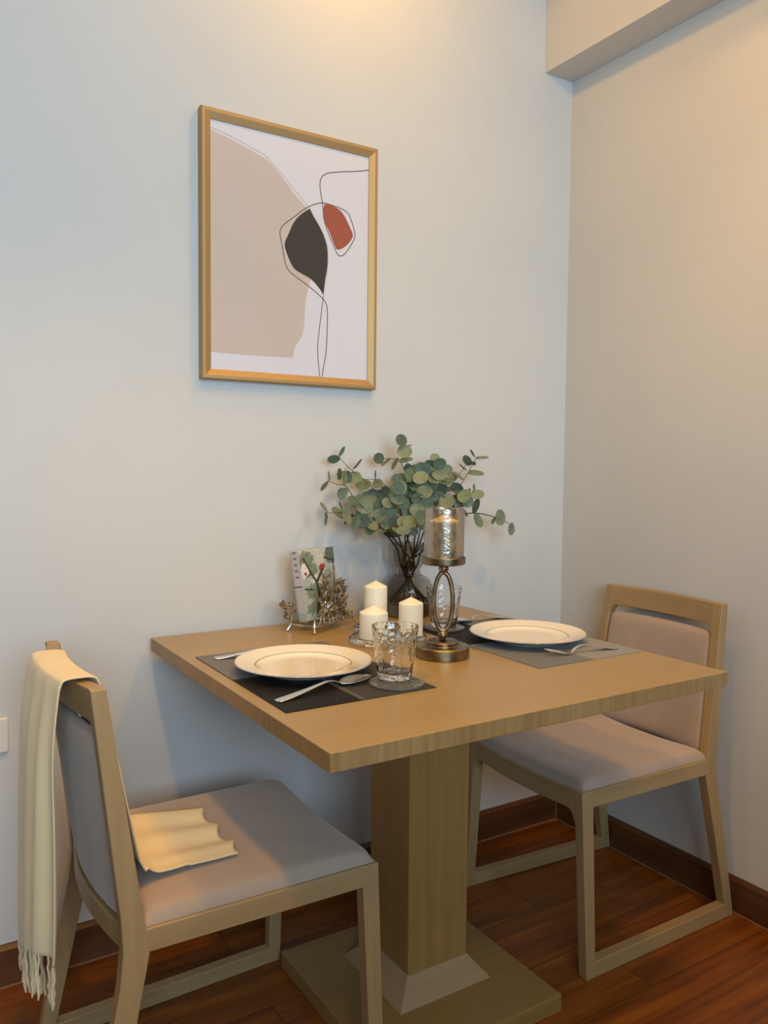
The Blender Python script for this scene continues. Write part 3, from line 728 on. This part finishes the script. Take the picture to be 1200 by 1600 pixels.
# smoked glass vase
VC = (-0.6600, -0.0850)
t = empty('vase', (VC[0], VC[1], TZ), 'smoked glass hourglass vase holding eucalyptus, close to the back wall', 'vase')
th = 0.0022
out = [(0.0560, 0.0010), (0.0600, 0.0050), (0.0660, 0.0300), (0.0695, 0.0560), (0.0680, 0.0780), (0.0600, 0.0960), (0.0480, 0.1070), (0.0380, 0.1120), (0.0335, 0.1180), (0.0325, 0.1270), (0.0370, 0.1370), (0.0450, 0.1460), (0.0480, 0.1560), (0.0485, 0.1780), (0.0485, 0.1970)]
outS = [tuple(q) for q in smoothpath([Vector(p) for p in out], 4)]
inn = [(max(0.0, r_-th), z_) for r_, z_ in outS if z_ > 0.0400]
prof = [(0, 0.0010)]+outS+[(0.0475, 0.1982)]+inn[::-1]+[(0.0, 0.0400)]
g = G(); g.lathe([(0, 0.0010)]+outS+[(0.0474, 0.1980)]+inn[::-1]+[(0.030, 0.0385), (0, 0.0380)], (VC[0], VC[1], TZ), 80)
g.obj('glass_body', SMOKE, t, angle=60)
g = G(); bo = [(r_-0.0006, z_) for r_, z_ in outS if 0.0025 < z_ < 0.0375]
g.lathe([(0, 0.0030)]+bo+[(0, 0.0372)], (VC[0], VC[1], TZ), 64); o = g.obj('thick_base', SMOKED, t, angle=60); o['label'] = 'dark brown tinted thick glass base'

# eucalyptus: branch paths and leaves (branch, centre, radius, normal, where the stalk meets the twig)
BR = [[(-0.6628,-0.085,0.8873),(-0.6999,-0.088,0.9343),(-0.7454,-0.091,0.9832),(-0.7897,-0.094,1.0308),(-0.8386,-0.097,1.0722),(-0.8692,-0.1,1.1075),(-0.889,-0.1,1.11),(-0.9186,-0.1,1.12)],[(-0.6628,-0.085,0.8873),(-0.7157,-0.0976,0.9619),(-0.7755,-0.1102,1.001),(-0.836,-0.1228,1.0237),(-0.8912,-0.13,1.0393),(-0.9451,-0.13,1.0406)],[(-0.6628,-0.085,0.8873),(-0.685,-0.0792,0.9538),(-0.7163,-0.0733,1.0278),(-0.7531,-0.0675,1.0853),(-0.789,-0.0617,1.1213),(-0.8307,-0.06,1.1488),(-0.8657,-0.06,1.1802)],[(-0.6596,-0.085,0.8871),(-0.6835,-0.1004,0.966),(-0.7134,-0.1158,1.0558),(-0.754,-0.1312,1.0976),(-0.8022,-0.14,1.123),(-0.8356,-0.14,1.124)],[(-0.6596,-0.085,0.8871),(-0.668,-0.0815,0.985),(-0.6508,-0.078,1.0582),(-0.6589,-0.0745,1.1213),(-0.6792,-0.071,1.1658),(-0.6943,-0.07,1.1776),(-0.7374,-0.07,1.1797)],[(-0.6564,-0.085,0.8869),(-0.6606,-0.0892,0.9853),(-0.6517,-0.0934,1.0536),(-0.6649,-0.0976,1.1218),(-0.6829,-0.1,1.1788),(-0.6989,-0.1,1.2197)],[(-0.6532,-0.085,0.8867),(-0.6482,-0.0948,0.9641),(-0.637,-0.1046,1.0434),(-0.632,-0.1144,1.1065),(-0.6048,-0.12,1.1536),(-0.602,-0.12,1.1797)],[(-0.6532,-0.085,0.8867),(-0.6192,-0.0808,0.9512),(-0.5782,-0.0766,1.03),(-0.5294,-0.0724,1.083),(-0.4943,-0.07,1.1209),(-0.4537,-0.07,1.165)],[(-0.6532,-0.085,0.8867),(-0.6179,-0.0885,0.9411),(-0.5628,-0.092,1.0197),(-0.5194,-0.0955,1.0675),(-0.4891,-0.099,1.1161),(-0.451,-0.1,1.1706),(-0.4429,-0.1,1.1844)],[(-0.65,-0.085,0.8865),(-0.6268,-0.106,0.9378),(-0.575,-0.127,1.0062),(-0.5389,-0.148,1.0488),(-0.5087,-0.16,1.07),(-0.4818,-0.16,1.0723)],[(-0.65,-0.085,0.8865),(-0.6119,-0.094,0.9307),(-0.5503,-0.103,0.9824),(-0.4973,-0.112,1.0219),(-0.4565,-0.121,1.0279),(-0.4078,-0.13,1.019),(-0.3574,-0.13,1.0027),(-0.3293,-0.13,0.9851)],[(-0.6532,-0.085,0.8867),(-0.6685,-0.134,0.9475),(-0.6906,-0.183,0.9932),(-0.6779,-0.19,1.0436)]]
LV = [(5,-0.7152,-0.1245,1.2275,0.0152,-0.0579,-0.9803,0.0648,-0.6989,-0.1,1.2197),(5,-0.7058,-0.1275,1.1973,0.0193,-0.4225,-0.6242,0.5999,-0.6902,-0.1,1.1974),(5,-0.6816,-0.102,1.2123,0.0129,-0.254,-0.0579,0.9473,-0.6946,-0.1,1.2086),(4,-0.6975,-0.0723,1.1656,0.0167,-0.8458,0.2321,0.4707,-0.6886,-0.07,1.1734),(5,-0.6829,-0.1,1.1736,0.0181,-0.3089,-0.2157,0.9027,-0.6815,-0.1,1.1736),(4,-0.7533,-0.0732,1.1795,0.0144,-0.0148,-1.0028,-0.002,-0.7374,-0.07,1.1797),(4,-0.741,-0.0661,1.173,0.0114,0.662,-0.7262,0.1743,-0.7374,-0.07,1.1797),(2,-0.8846,-0.0633,1.1764,0.015,-0.1294,-0.6791,-0.7735,-0.8657,-0.06,1.1802),(2,-0.8613,-0.0644,1.1967,0.0125,0.5567,-0.7127,-0.4759,-0.8657,-0.06,1.1802),(2,-0.8575,-0.0582,1.1395,0.0141,-0.3348,0.1058,0.9268,-0.8403,-0.06,1.1574),(2,-0.812,-0.0618,1.1646,0.0153,0.5689,-0.5428,-0.63,-0.8269,-0.06,1.1463),(2,-0.8222,-0.0658,1.1276,0.0172,-0.3163,-0.7346,0.572,-0.8114,-0.06,1.1364),(0,-0.874,-0.1013,1.1273,0.0148,0.6083,-0.8144,0.0149,-0.8764,-0.1,1.1084),(2,-0.8435,-0.0694,1.1292,0.0141,-0.9457,-0.2487,0.0045,-0.823,-0.06,1.1438),(0,-0.9356,-0.1113,1.1072,0.0136,-0.767,0.0599,0.594,-0.9186,-0.1,1.12),(0,-0.918,-0.0988,1.1321,0.0117,0.7799,-0.631,0.0974,-0.9186,-0.1,1.12),(0,-0.8796,-0.1036,1.0879,0.0158,0.2866,-0.9393,-0.3003,-0.8609,-0.0992,1.0979),(0,-0.8327,-0.0967,1.0696,0.0155,-0.8462,-0.1211,0.4854,-0.8342,-0.0967,1.0685),(3,-0.7967,-0.1406,1.1131,0.0134,-0.4147,-0.6615,0.5979,-0.7946,-0.14,1.1185),(3,-0.8058,-0.1457,1.1354,0.0118,-0.9056,0.4211,-0.0077,-0.8022,-0.14,1.123),(1,-0.9515,-0.1349,1.0539,0.0143,0.5993,-0.5728,0.5793,-0.9451,-0.13,1.0406),(1,-0.9423,-0.1279,1.0245,0.0135,0.7444,-0.6832,-0.0643,-0.9451,-0.13,1.0406),(1,-0.8892,-0.1414,1.0311,0.0194,0.5186,-0.8046,0.3443,-0.882,-0.13,1.0366),(1,-0.9017,-0.1385,1.0579,0.0135,-0.83,0.351,-0.4211,-0.8962,-0.13,1.0394),(1,-0.858,-0.1313,1.0149,0.0167,0.3427,-0.9267,-0.227,-0.8521,-0.1262,1.0281),(2,-0.7915,-0.061,1.1085,0.0184,-0.3528,-0.5831,0.7085,-0.7825,-0.0627,1.1148),(2,-0.7821,-0.0709,1.0729,0.0195,-0.2662,-0.7913,0.5426,-0.7564,-0.067,1.0886),(2,-0.7415,-0.0686,1.0774,0.0197,-0.724,-0.6246,-0.3094,-0.7464,-0.0686,1.0749),(2,-0.7684,-0.0728,1.0882,0.0133,-0.4152,-0.6909,-0.6115,-0.7596,-0.0664,1.0919),(0,-0.8084,-0.0954,1.0515,0.0202,-0.201,-0.8444,0.5023,-0.8121,-0.0954,1.0498),(1,-0.8295,-0.1217,1.0184,0.0189,-0.4409,-0.752,-0.4804,-0.8306,-0.1217,1.0216),(0,-0.8066,-0.1026,1.0317,0.0171,-0.4419,-0.7298,0.5242,-0.7942,-0.0943,1.0346),(0,-0.7659,-0.0943,1.0251,0.0194,-0.6501,-0.6195,0.4412,-0.7777,-0.0932,1.0179),(0,-0.7551,-0.0918,0.999,0.0195,-0.3965,-0.7742,0.5075,-0.7576,-0.0918,0.9963),(2,-0.7231,-0.0886,1.0418,0.0196,-0.0015,-0.9854,0.1452,-0.7231,-0.0723,1.0383),(2,-0.7031,-0.0839,1.0046,0.0198,-0.5222,-0.8098,-0.2514,-0.7163,-0.0733,1.0278),(0,-0.7242,-0.1056,0.9825,0.0236,-0.3017,-0.4831,-0.8082,-0.7454,-0.091,0.9832),(2,-0.755,-0.0711,1.0571,0.0165,-0.4701,-0.7701,-0.4409,-0.7398,-0.0696,1.0645),(4,-0.6928,-0.0898,1.1233,0.0156,-0.5044,-0.7603,0.375,-0.6626,-0.0739,1.1295),(3,-0.743,-0.1529,1.1032,0.018,-0.4961,-0.7691,-0.4324,-0.7467,-0.1284,1.0901),(4,-0.6649,-0.0746,1.0977,0.0179,0.0185,-0.9765,0.1276,-0.6559,-0.0758,1.0984),(3,-0.7314,-0.1337,1.0722,0.0182,-0.4099,-0.6168,0.6603,-0.7283,-0.1214,1.0712),(4,-0.654,-0.0776,1.0751,0.0221,-0.4391,-0.2273,0.8645,-0.653,-0.077,1.0754),(4,-0.6805,-0.1039,1.0365,0.0176,-0.4791,-0.7065,0.5206,-0.6508,-0.078,1.0582),(6,-0.6669,-0.1298,1.0427,0.0185,-0.4582,-0.6559,0.5977,-0.637,-0.1046,1.0434),(11,-0.7359,-0.2004,1.0158,0.0177,-0.4853,-0.7101,0.5201,-0.6922,-0.19,1.0029),(11,-0.7194,-0.2239,1.0291,0.0196,0.2671,-0.9237,0.1807,-0.6843,-0.19,1.0255),(11,-0.7239,-0.1981,0.993,0.0129,-0.4869,-0.7261,-0.4633,-0.6906,-0.183,0.9932),(5,-0.6727,-0.1162,1.1387,0.0165,-0.7693,-0.367,0.5099,-0.6702,-0.0987,1.1375),(6,-0.6535,-0.1352,1.1509,0.0206,-0.5243,-0.7623,-0.4304,-0.6161,-0.12,1.1364),(6,-0.6728,-0.1544,1.1281,0.0193,-0.4354,-0.6155,0.6253,-0.6254,-0.1171,1.1193),(6,-0.622,-0.1262,1.1561,0.0166,0.0266,-0.4743,0.8476,-0.6076,-0.12,1.1493),(5,-0.648,-0.1054,1.1037,0.0198,-0.4966,-0.7127,0.4697,-0.6613,-0.0965,1.1033),(6,-0.6223,-0.1258,1.1093,0.0187,-0.5542,-0.7877,-0.3053,-0.6276,-0.1162,1.115),(6,-0.6442,-0.1322,1.0889,0.0207,-0.4147,-0.578,0.6855,-0.6334,-0.1117,1.0893),(6,-0.6076,-0.1503,1.1667,0.0165,-0.5262,-0.7337,-0.485,-0.6032,-0.12,1.1678),(6,-0.602,-0.12,1.1834,0.0126,-0.4226,-0.573,0.6531,-0.602,-0.12,1.1797),(6,-0.6071,-0.1467,1.1393,0.0186,-0.5121,-0.694,0.4667,-0.6076,-0.12,1.1493),(7,-0.5276,-0.0801,1.1499,0.0141,-0.0537,-0.9623,0.0096,-0.487,-0.07,1.1289),(6,-0.6217,-0.1399,1.1252,0.0135,-0.433,-0.5906,0.6509,-0.6188,-0.1197,1.1322),(7,-0.5511,-0.0991,1.1174,0.0203,-0.1074,-0.4956,0.8324,-0.5096,-0.0701,1.1036),(7,-0.4829,-0.07,1.1319,0.0165,0.354,-0.5247,0.7392,-0.4833,-0.07,1.1329),(7,-0.4551,-0.076,1.1777,0.0154,-0.8964,-0.1446,-0.5363,-0.4537,-0.07,1.165),(8,-0.4221,-0.1019,1.1841,0.0165,-0.167,-0.1811,0.9495,-0.4429,-0.1,1.1844),(8,-0.4435,-0.1019,1.139,0.0208,-0.1172,-0.3269,0.9134,-0.4652,-0.1,1.1507),(8,-0.4593,-0.1045,1.1977,0.0109,-0.814,0.3361,-0.5054,-0.4429,-0.1,1.1844),(7,-0.4688,-0.07,1.1566,0.0143,0.5062,-0.4081,0.743,-0.4648,-0.07,1.1529),(8,-0.4524,-0.1,1.169,0.0071,-0.732,-0.3096,-0.6869,-0.451,-0.1,1.1706),(8,-0.521,-0.1189,1.0995,0.0193,-0.8156,-0.2479,-0.5931,-0.5001,-0.0977,1.0984),(7,-0.5623,-0.0942,1.0948,0.0203,-0.0225,-0.9365,-0.2777,-0.5294,-0.0724,1.083),(7,-0.5681,-0.0963,1.0736,0.0182,-0.7359,-0.5411,-0.4607,-0.5428,-0.0735,1.0684),(8,-0.5568,-0.117,1.0625,0.0213,-0.4943,-0.653,0.5637,-0.5313,-0.0945,1.0544),(8,-0.5248,-0.1099,1.0601,0.0215,-0.6434,-0.4972,0.5969,-0.5234,-0.0952,1.0631),(9,-0.5338,-0.1664,1.0785,0.0199,-0.7245,-0.3698,0.6091,-0.5195,-0.16,1.0644),(9,-0.5211,-0.1631,1.064,0.0158,-0.5665,-0.7147,0.3996,-0.5195,-0.16,1.0644),(9,-0.497,-0.177,1.0826,0.0169,-0.3599,-0.5301,0.7473,-0.4818,-0.16,1.0723),(9,-0.5029,-0.167,1.1019,0.0095,0.5383,-0.7942,0.0192,-0.4916,-0.16,1.0714),(9,-0.5137,-0.1615,1.0902,0.0105,0.577,-0.7731,0.0201,-0.5087,-0.16,1.07),(10,-0.4621,-0.1292,1.048,0.02,-0.9796,0.2202,0.2509,-0.4565,-0.121,1.0279),(10,-0.4692,-0.1433,1.0095,0.0204,0.332,-0.7997,0.4013,-0.4477,-0.1226,1.0263),(10,-0.3771,-0.13,1.0143,0.021,0.1692,-0.8956,0.1763,-0.3804,-0.13,1.0102),(10,-0.401,-0.1324,1.0058,0.0099,-0.914,0.1517,0.4784,-0.3941,-0.13,1.0146),(10,-0.3346,-0.1312,0.9797,0.0167,0.284,-0.876,0.0536,-0.3293,-0.13,0.9851),(10,-0.4944,-0.1186,1.0292,0.0119,0.4709,-0.6902,0.4938,-0.4899,-0.1136,1.023),(7,-0.5115,-0.0709,1.0937,0.0131,-0.3308,-0.4225,0.8282,-0.5162,-0.0709,1.0967),(6,-0.6383,-0.1334,1.0604,0.0176,-0.5182,-0.7463,-0.4286,-0.6356,-0.1073,1.0606),(7,-0.5855,-0.0858,1.0734,0.0182,-0.3583,-0.4846,0.7867,-0.5517,-0.0743,1.0587),(2,-0.7467,-0.1109,1.0613,0.0153,-0.4147,-0.6419,0.6367,-0.7331,-0.0707,1.054),(3,-0.7671,-0.1331,1.0977,0.012,-0.6864,-0.4003,-0.6275,-0.7637,-0.134,1.1023),(6,-0.6582,-0.1256,1.0708,0.0186,-0.4855,-0.7154,-0.5168,-0.6352,-0.1082,1.0664),(3,-0.7205,-0.145,1.0624,0.0152,-0.4895,-0.7489,-0.4573,-0.7134,-0.1158,1.0558),(1,-0.8014,-0.1236,1.0027,0.015,-0.1138,-0.6652,0.7521,-0.7922,-0.1136,1.0072),(11,-0.7641,-0.2122,0.9954,0.0175,-0.2867,-0.4163,0.8752,-0.6906,-0.183,0.9932),(11,-0.6967,-0.2004,1.0047,0.0129,-0.4241,-0.5944,0.6956,-0.6922,-0.19,1.0029)]

t = empty('eucalyptus_bunch', (VC[0], VC[1], TZ+0.0385), 'bunch of silver-green round-leaved eucalyptus stems standing in the smoked vase', 'plant')
tints = [srgb(118, 134, 112), srgb(106, 124, 102), srgb(118, 132, 108), srgb(100, 120, 104), srgb(124, 138, 116), srgb(110, 130, 118), srgb(88, 104, 82)]
rnd = random.Random(11)
for b, pl in enumerate(BR):
    neck = Vector(pl[0]); a = b*2.4
    foot = Vector((VC[0]+0.052*cos(a), VC[1]+0.048*sin(a), TZ+0.0420)); nk = Vector((VC[0]+0.016*cos(a+2.7), VC[1]+0.016*sin(a+2.7), TZ+0.1250))
    path = [foot, nk]+[Vector(p) for p in pl[1:]]
    path = smoothpath(path, 7); n = len(path)
    g = G(); rad = [0.0021 if i < 6 else 0.0034-0.0026*(i/(n-1))**0.7 for i in range(n)]
    zc = TZ+0.29
    k = next((i for i, p in enumerate(path) if p.z > zc), n-1)
    g.tube(path[:k+2], rad[:k+2], 7, 0); g.tube(path[k+1:], rad[k+1:], 6, 1) if n-k > 3 else None
    mine = [l for l in LV if l[0] == b]
    for l in mine:
        c = Vector(l[1:4]); at_ = Vector(l[8:11]); r = l[4]
        d = at_-c
        if d.length < 0.05 and d.length > 0.003: g.tube([at_, c+d.normalized()*r*0.75 if d.length > r*0.8 else c], 0.0007, 5, 1)
    br = g.obj('branch', [STEM, TWIG], t)
    V = []; F = []; cols = []
    extra = []
    for l in mine:
        c = Vector(l[1:4]); r = l[4]*1.10; nrm = Vector(l[5:8]).normalized(); at_ = Vector(l[8:11])
        extra.append((c, r, nrm, at_))
        if b in (3, 4, 5, 6, 7, 9, 11, 0, 1) and r > 0.016 and c.z < TZ+0.42 and c.z > TZ+0.235:
            q = c+Vector((rnd.uniform(-.015, .015), rnd.uniform(0.01, 0.035), rnd.uniform(-.015, .012)))
            q.y = min(q.y, -0.012); extra.append((q, r*0.9, (nrm+Vector((rnd.uniform(-.6, .6), 0, rnd.uniform(-.6, .6)))).normalized(), at_))
    for c, r, nrm, at_ in extra:
        d = at_-c; d = d-nrm*d.dot(nrm)
        if d.length < 1e-4: d = nrm.orthogonal()
        d.normalize(); s_ = nrm.cross(d); o0 = len(V); tn = rnd.choice(tints); kk = rnd.uniform(0.85, 1.1); cup = rnd.uniform(0.05, 0.2)
        V.append(c-nrm*0.0004); ringn = 18; rr = [0.5, 0.85, 1.0]
        for q in rr:
            for k in range(ringn):
                th_ = 2*pi*k/ringn; el = 1.0+0.05*cos(2*th_)+(0.06 if k == 0 else 0)
                V.append(c+d*(r*q*el*cos(th_))+s_*(r*q*el*sin(th_))+nrm*(cup*r*q*q*(0.4+0.6*abs(sin(th_)))-0.02*r*cos(3*th_)*q))
        for k in range(ringn): F.append((o0, o0+1+k, o0+1+(k+1) % ringn))
        for q in range(2):
            for k in range(ringn):
                a1 = o0+1+q*ringn+k; a2 = o0+1+q*ringn+(k+1) % ringn; F.append((a1, a1+ringn, a2+ringn, a2))
        cols.append((o0, len(V), (tn[0]*kk, tn[1]*kk, tn[2]*kk, 1)))
    if V:
        lo = obj('leaves', V, F, LEAF, br, solid=0.0007, angle=80)
        ca = lo.data.color_attributes.new('tint', 'FLOAT_COLOR', 'POINT')
        for a0, a1, cc in cols:
            for i in range(a0, a1): ca.data[i].color = cc

# ------------------------------------------------------------------ napkin holder of metal twigs and the napkin pack in it
CA, CL = 0.4654, 0.1767
e_ = Vector((cos(CA), sin(CA), 0)); n_ = Vector((sin(CA), -cos(CA), 0)); Z_ = Vector((0, 0, 1))
up_ = Z_*cos(CL)-n_*sin(CL); nn_ = n_*cos(CL)+Z_*sin(CL); CO = Vector((-0.9513, -0.1029, 0.7739))
CW, CHH, CT = 0.1498, 0.1722, 0.0255
# pack: front face is a fine grid coloured with the printed picture
def picture_colour(u, v, rnd):
    """u, v in 0..1 from the lower left of the front face"""
    col = Vector((176, 184, 176))
    blob = lambda cx, cy, rx, ry: ((u-cx)/rx)**2+((v-cy)/ry)**2
    nse = sin(u*31+3*sin(v*17))*sin(v*27+2*sin(u*23))
    if v > 0.93 or (blob(0.55, 0.86, .14, .10) < 1): col = Vector((204, 200, 188))
    if blob(0.20, 0.86, .22, .12) < 1+nse*0.5: col = Vector((122, 132, 112))
    if blob(0.90, 0.90, .16, .14) < 1+nse*0.4: col = Vector((112, 120, 102))
    if blob(0.30, 0.72, .20, .10) < 0.8+nse*0.5: col = Vector((120, 132, 106))
    if blob(0.12, 0.70, .10, .12) < 1: col = Vector((222, 220, 214))
    if blob(0.42, 0.55, .16, .10) < 0.8+nse*0.3: col = Vector((206, 210, 200))
    if blob(0.30, 0.40, .22, .12) < 0.9+nse*0.5: col = Vector((126, 140, 120))
    if blob(0.75, 0.45, .22, .25) < 0.9+nse*0.4: col = Vector((142, 150, 134))
    if blob(0.5, 0.15, .5, .12) < 0.7+nse*0.5: col = Vector((118, 130, 112))
    def seg(x0, y0, x1, y1, w_):
        dx, dy = x1-x0, y1-y0; t_ = max(0, min(1, ((u-x0)*dx+(v-y0)*dy)/(dx*dx+dy*dy)))
        return (u-x0-dx*t_)**2+((v-y0-dy*t_)*1.15)**2 < w_*w_
    for s in ((.12, .88, .28, .66, .022), (.28, .66, .40, .52, .026), (.40, .52, .62, .70, .030), (.40, .52, .44, .30, .03), (.28, .66, .12, .60, .014), (.70, .86, .95, .80, .016), (.44, .30, .30, .08, .022), (.95, .8, .85, .1, .014), (.05, .45, .3, .42, .012)):
        if seg(*s): col = Vector((52, 50, 50))
    if blob(0.62, 0.735, .085, .035) < 1 or blob(.55, .715, .04, .03) < 1: col = Vector((168, 50, 42))
    if blob(0.13, 0.66, .04, .025) < 1: col = Vector((150, 56, 60))
    return srgb(*[max(0, min(255, c+rnd.uniform(-1, 1)*(24 if col[0] < 160 else 12)+nse*10)) for c in col])
def spine_colour(u, v, rnd):
    col = Vector((188, 180, 182)) if v > 0.12 else Vector((160, 168, 160))
    if (int(v*34) % 3 == 0) and 0.30 < u < 0.7 and v > 0.62: col = Vector((120, 104, 112))
    if 0.485 < v < 0.505: col = Vector((30, 28, 30))
    if u < 0.25: col = col*0.93
    return srgb(*[max(0, min(255, c+rnd.uniform(-8, 8))) for c in col])
def napkin_pack():
    V = []; F = []; cols = []; rnd = random.Random(2)
    P = lambda i, j, k: CO+e_*CW*(i-0.5)+up_*CHH*j+nn_*CT*k
    def face(fn, nu, nv, cf):
        o0 = len(V)
        for j in range(nv+1):
            for i in range(nu+1): V.append(fn(i/nu, j/nv))
        for j in range(nv):
            for i in range(nu):
                a = o0+j*(nu+1)+i; F.append((a, a+1, a+nu+2, a+nu+1)); cols.append(cf((i+.5)/nu, (j+.5)/nv, rnd))
    W_ = lambda *a: srgb(214, 206, 192)
    face(lambda u, v: P(u, v, 1), 60, 70, picture_colour)
    face(lambda u, v: P(1-u, v, 0), 12, 12, W_)
    face(lambda u, v: P(0, v, u), 10, 68, spine_colour)
    face(lambda u, v: P(1, v, 1-u), 4, 40, spine_colour)
    face(lambda u, v: P(u, 1, 1-v), 30, 6, lambda u, v, r: srgb(196, 190, 168))
    face(lambda u, v: P(u, 0, v), 8, 2, W_)
    m = mat('printed_paper', (1, 1, 1, 1), 0.35, Coat_Weight=0.5, Coat_Roughness=0.15)
    a = nd(m, 'ShaderNodeVertexColor'); a.layer_name = 'print'; lk(m, a.outputs['Color'], bsdf(m).inputs['Base Color'])
    o = obj('napkin_pack', V, F, m, loc=tuple(CO), smooth=False)
    # faces may be flipped but keep their order
    ca = o.data.color_attributes.new('print', 'FLOAT_COLOR', 'CORNER')
    for p, c in zip(o.data.polygons, cols):
        for li in p.loop_indices: ca.data[li].color = c
    tag(o, 'wrapped pack of printed napkins with leafy pattern and red bird, standing in the metal holder', 'napkins')
napkin_pack()
t = empty('napkin_holder', (CO.x, CO.y, TZ), 'silvery metal napkin holder of twisted twigs and leaves by the wall', 'napkin holder')
def hp(a, d, z): return CO+e_*a+n_*d+Z_*(z-CO.z)       # along, towards the camera, height
rnd = random.Random(23)
D0, D1, AW = -0.018, 0.052, 0.083
g = G()
loop = [hp(-AW, D0, .7685), hp(-AW, D1, .7685), hp(-0.03, D1+.004, .767), hp(0.03, D1+.002, .769), hp(AW, D1, .7685), hp(AW, D0, .7685), hp(0.02, D0-.002, .769), hp(-0.03, D0, .767)]
g.tube(smoothpath(loop, 6, True), 0.0024, 8, close=True)
for a in (-0.05, 0.0, 0.05): g.tube([hp(a, D0, .7685), hp(a+.004, 0.017, .7670), hp(a, D1, .7685)], 0.0020, 7)
g.obj('tray_frame', PEWTER, t)
for a, d in ((-AW, D0), (-AW, D1), (AW, D0), (AW, D1)):
    g = G(); s = 1 if a > 0 else -1; sd = 1 if d > 0 else -1
    g.tube(smoothpath([hp(a-.002*s, d, .785), hp(a, d, .770), hp(a+.004*s, d+.004*sd, .760), hp(a+.008*s, d+.007*sd, .7535)], 4), [.0022]*4+[.0026]*4+[.003]*4+[.0034], 8)
    g.obj('leg', PEWTER, t)
def leaf(g, c, dirv, nrm, L, w_):
    dirv = dirv.normalized(); s = nrm.cross(dirv).normalized(); nrm = dirv.cross(s); V = []; F = []
    K = 7
    for i in range(K+1):
        f = i/K; ww = w_*sin(pi*min(1, f*0.94+0.06))**0.7
        p = c+dirv*(L*f)+nrm*(0.12*L*sin(pi*f))
        V += [p-s*ww, p-nrm*(ww*0.35), p+s*ww]
    for i in range(K):
        for k in range(2): q = 3*i+k; F.append((q, q+1, q+4, q+3))
    g.add(V, F); g.add([v-nrm*0.0012 for v in V], [f_[::-1] for f_ in F])
def spray(side, heights, seed):
    rn = random.Random(seed); d0 = D1+0.004 if side > 0 else D0-0.004
    gb = G(); gl = G(); OFFS = -0.030 if side > 0 else 0.0
    gb.tube([hp(-0.078, d0, .7705), hp(0.0, d0+.001*side, .7715), hp(0.080, d0, .7705)], 0.0024, 7)
    lean = -0.17
    for (a0, a1, hgt) in heights:
        z0 = .769; k = 5; pts = []
        for i in range(k+1):
            f = i/k; h_ = hgt*f
            pts.append(hp(a0+(a1-a0)*f+OFFS+rn.uniform(-.007, .007), d0+lean*h_*1.0+rn.uniform(-.003, .006)*side, z0+h_))
        sp = smoothpath(pts, 5); gb.tube(sp, [0.0026-0.0014*i/(len(sp)-1) for i in range(len(sp))], 7)
        for i in range(4, len(sp), 3):
            p = sp[i]; tdir = (sp[min(i+1, len(sp)-1)]-sp[i-1]).normalized(); sg = rn.choice((-1, 1))
            dv = tdir*0.7+e_*sg*rn.uniform(.4, 1.0)+n_*side*rn.uniform(-.1, .6)
            leaf(gl, p, dv, (n_*side+Z_*rn.uniform(-.4, .4)).normalized(), rn.uniform(.019, .028), rn.uniform(.0050, .0072))
        leaf(gl, sp[-1], sp[-1]-sp[-3], n_*side, .022, .005)
    gb.obj('twigs', PEWTER, t); gl.obj('metal_leaves', PEWTER, t, solid=0.0004)
spray(1, [(-.030, .000, .085), (-.015, -.022, .070), (.002, .022, .105), (.020, -.004, .080), (.034, .050, .088), (.046, .020, .078), (.060, .074, .085), (.074, .060, .060), (.010, .060, .060), (.066, .030, .048), (.030, .075, .070)], 4)
spray(-1, [(-.072, -.084, .046), (.000, .020, .060), (.050, .070, .066), (.078, .090, .072)], 9)
g = G(); g.tube(smoothpath([hp(-AW, D0, .7685), hp(-AW-.004, D0+.010, .795), hp(-AW-.010, D0+.006, .818)], 5), [.0026]*5+[.002]*5+[.0014], 7)
leaf(g, hp(-AW-.008, D0+.004, .812), -e_*0.8+Z_, n_, .016, .005); g.obj('side_twig', PEWTER, t)
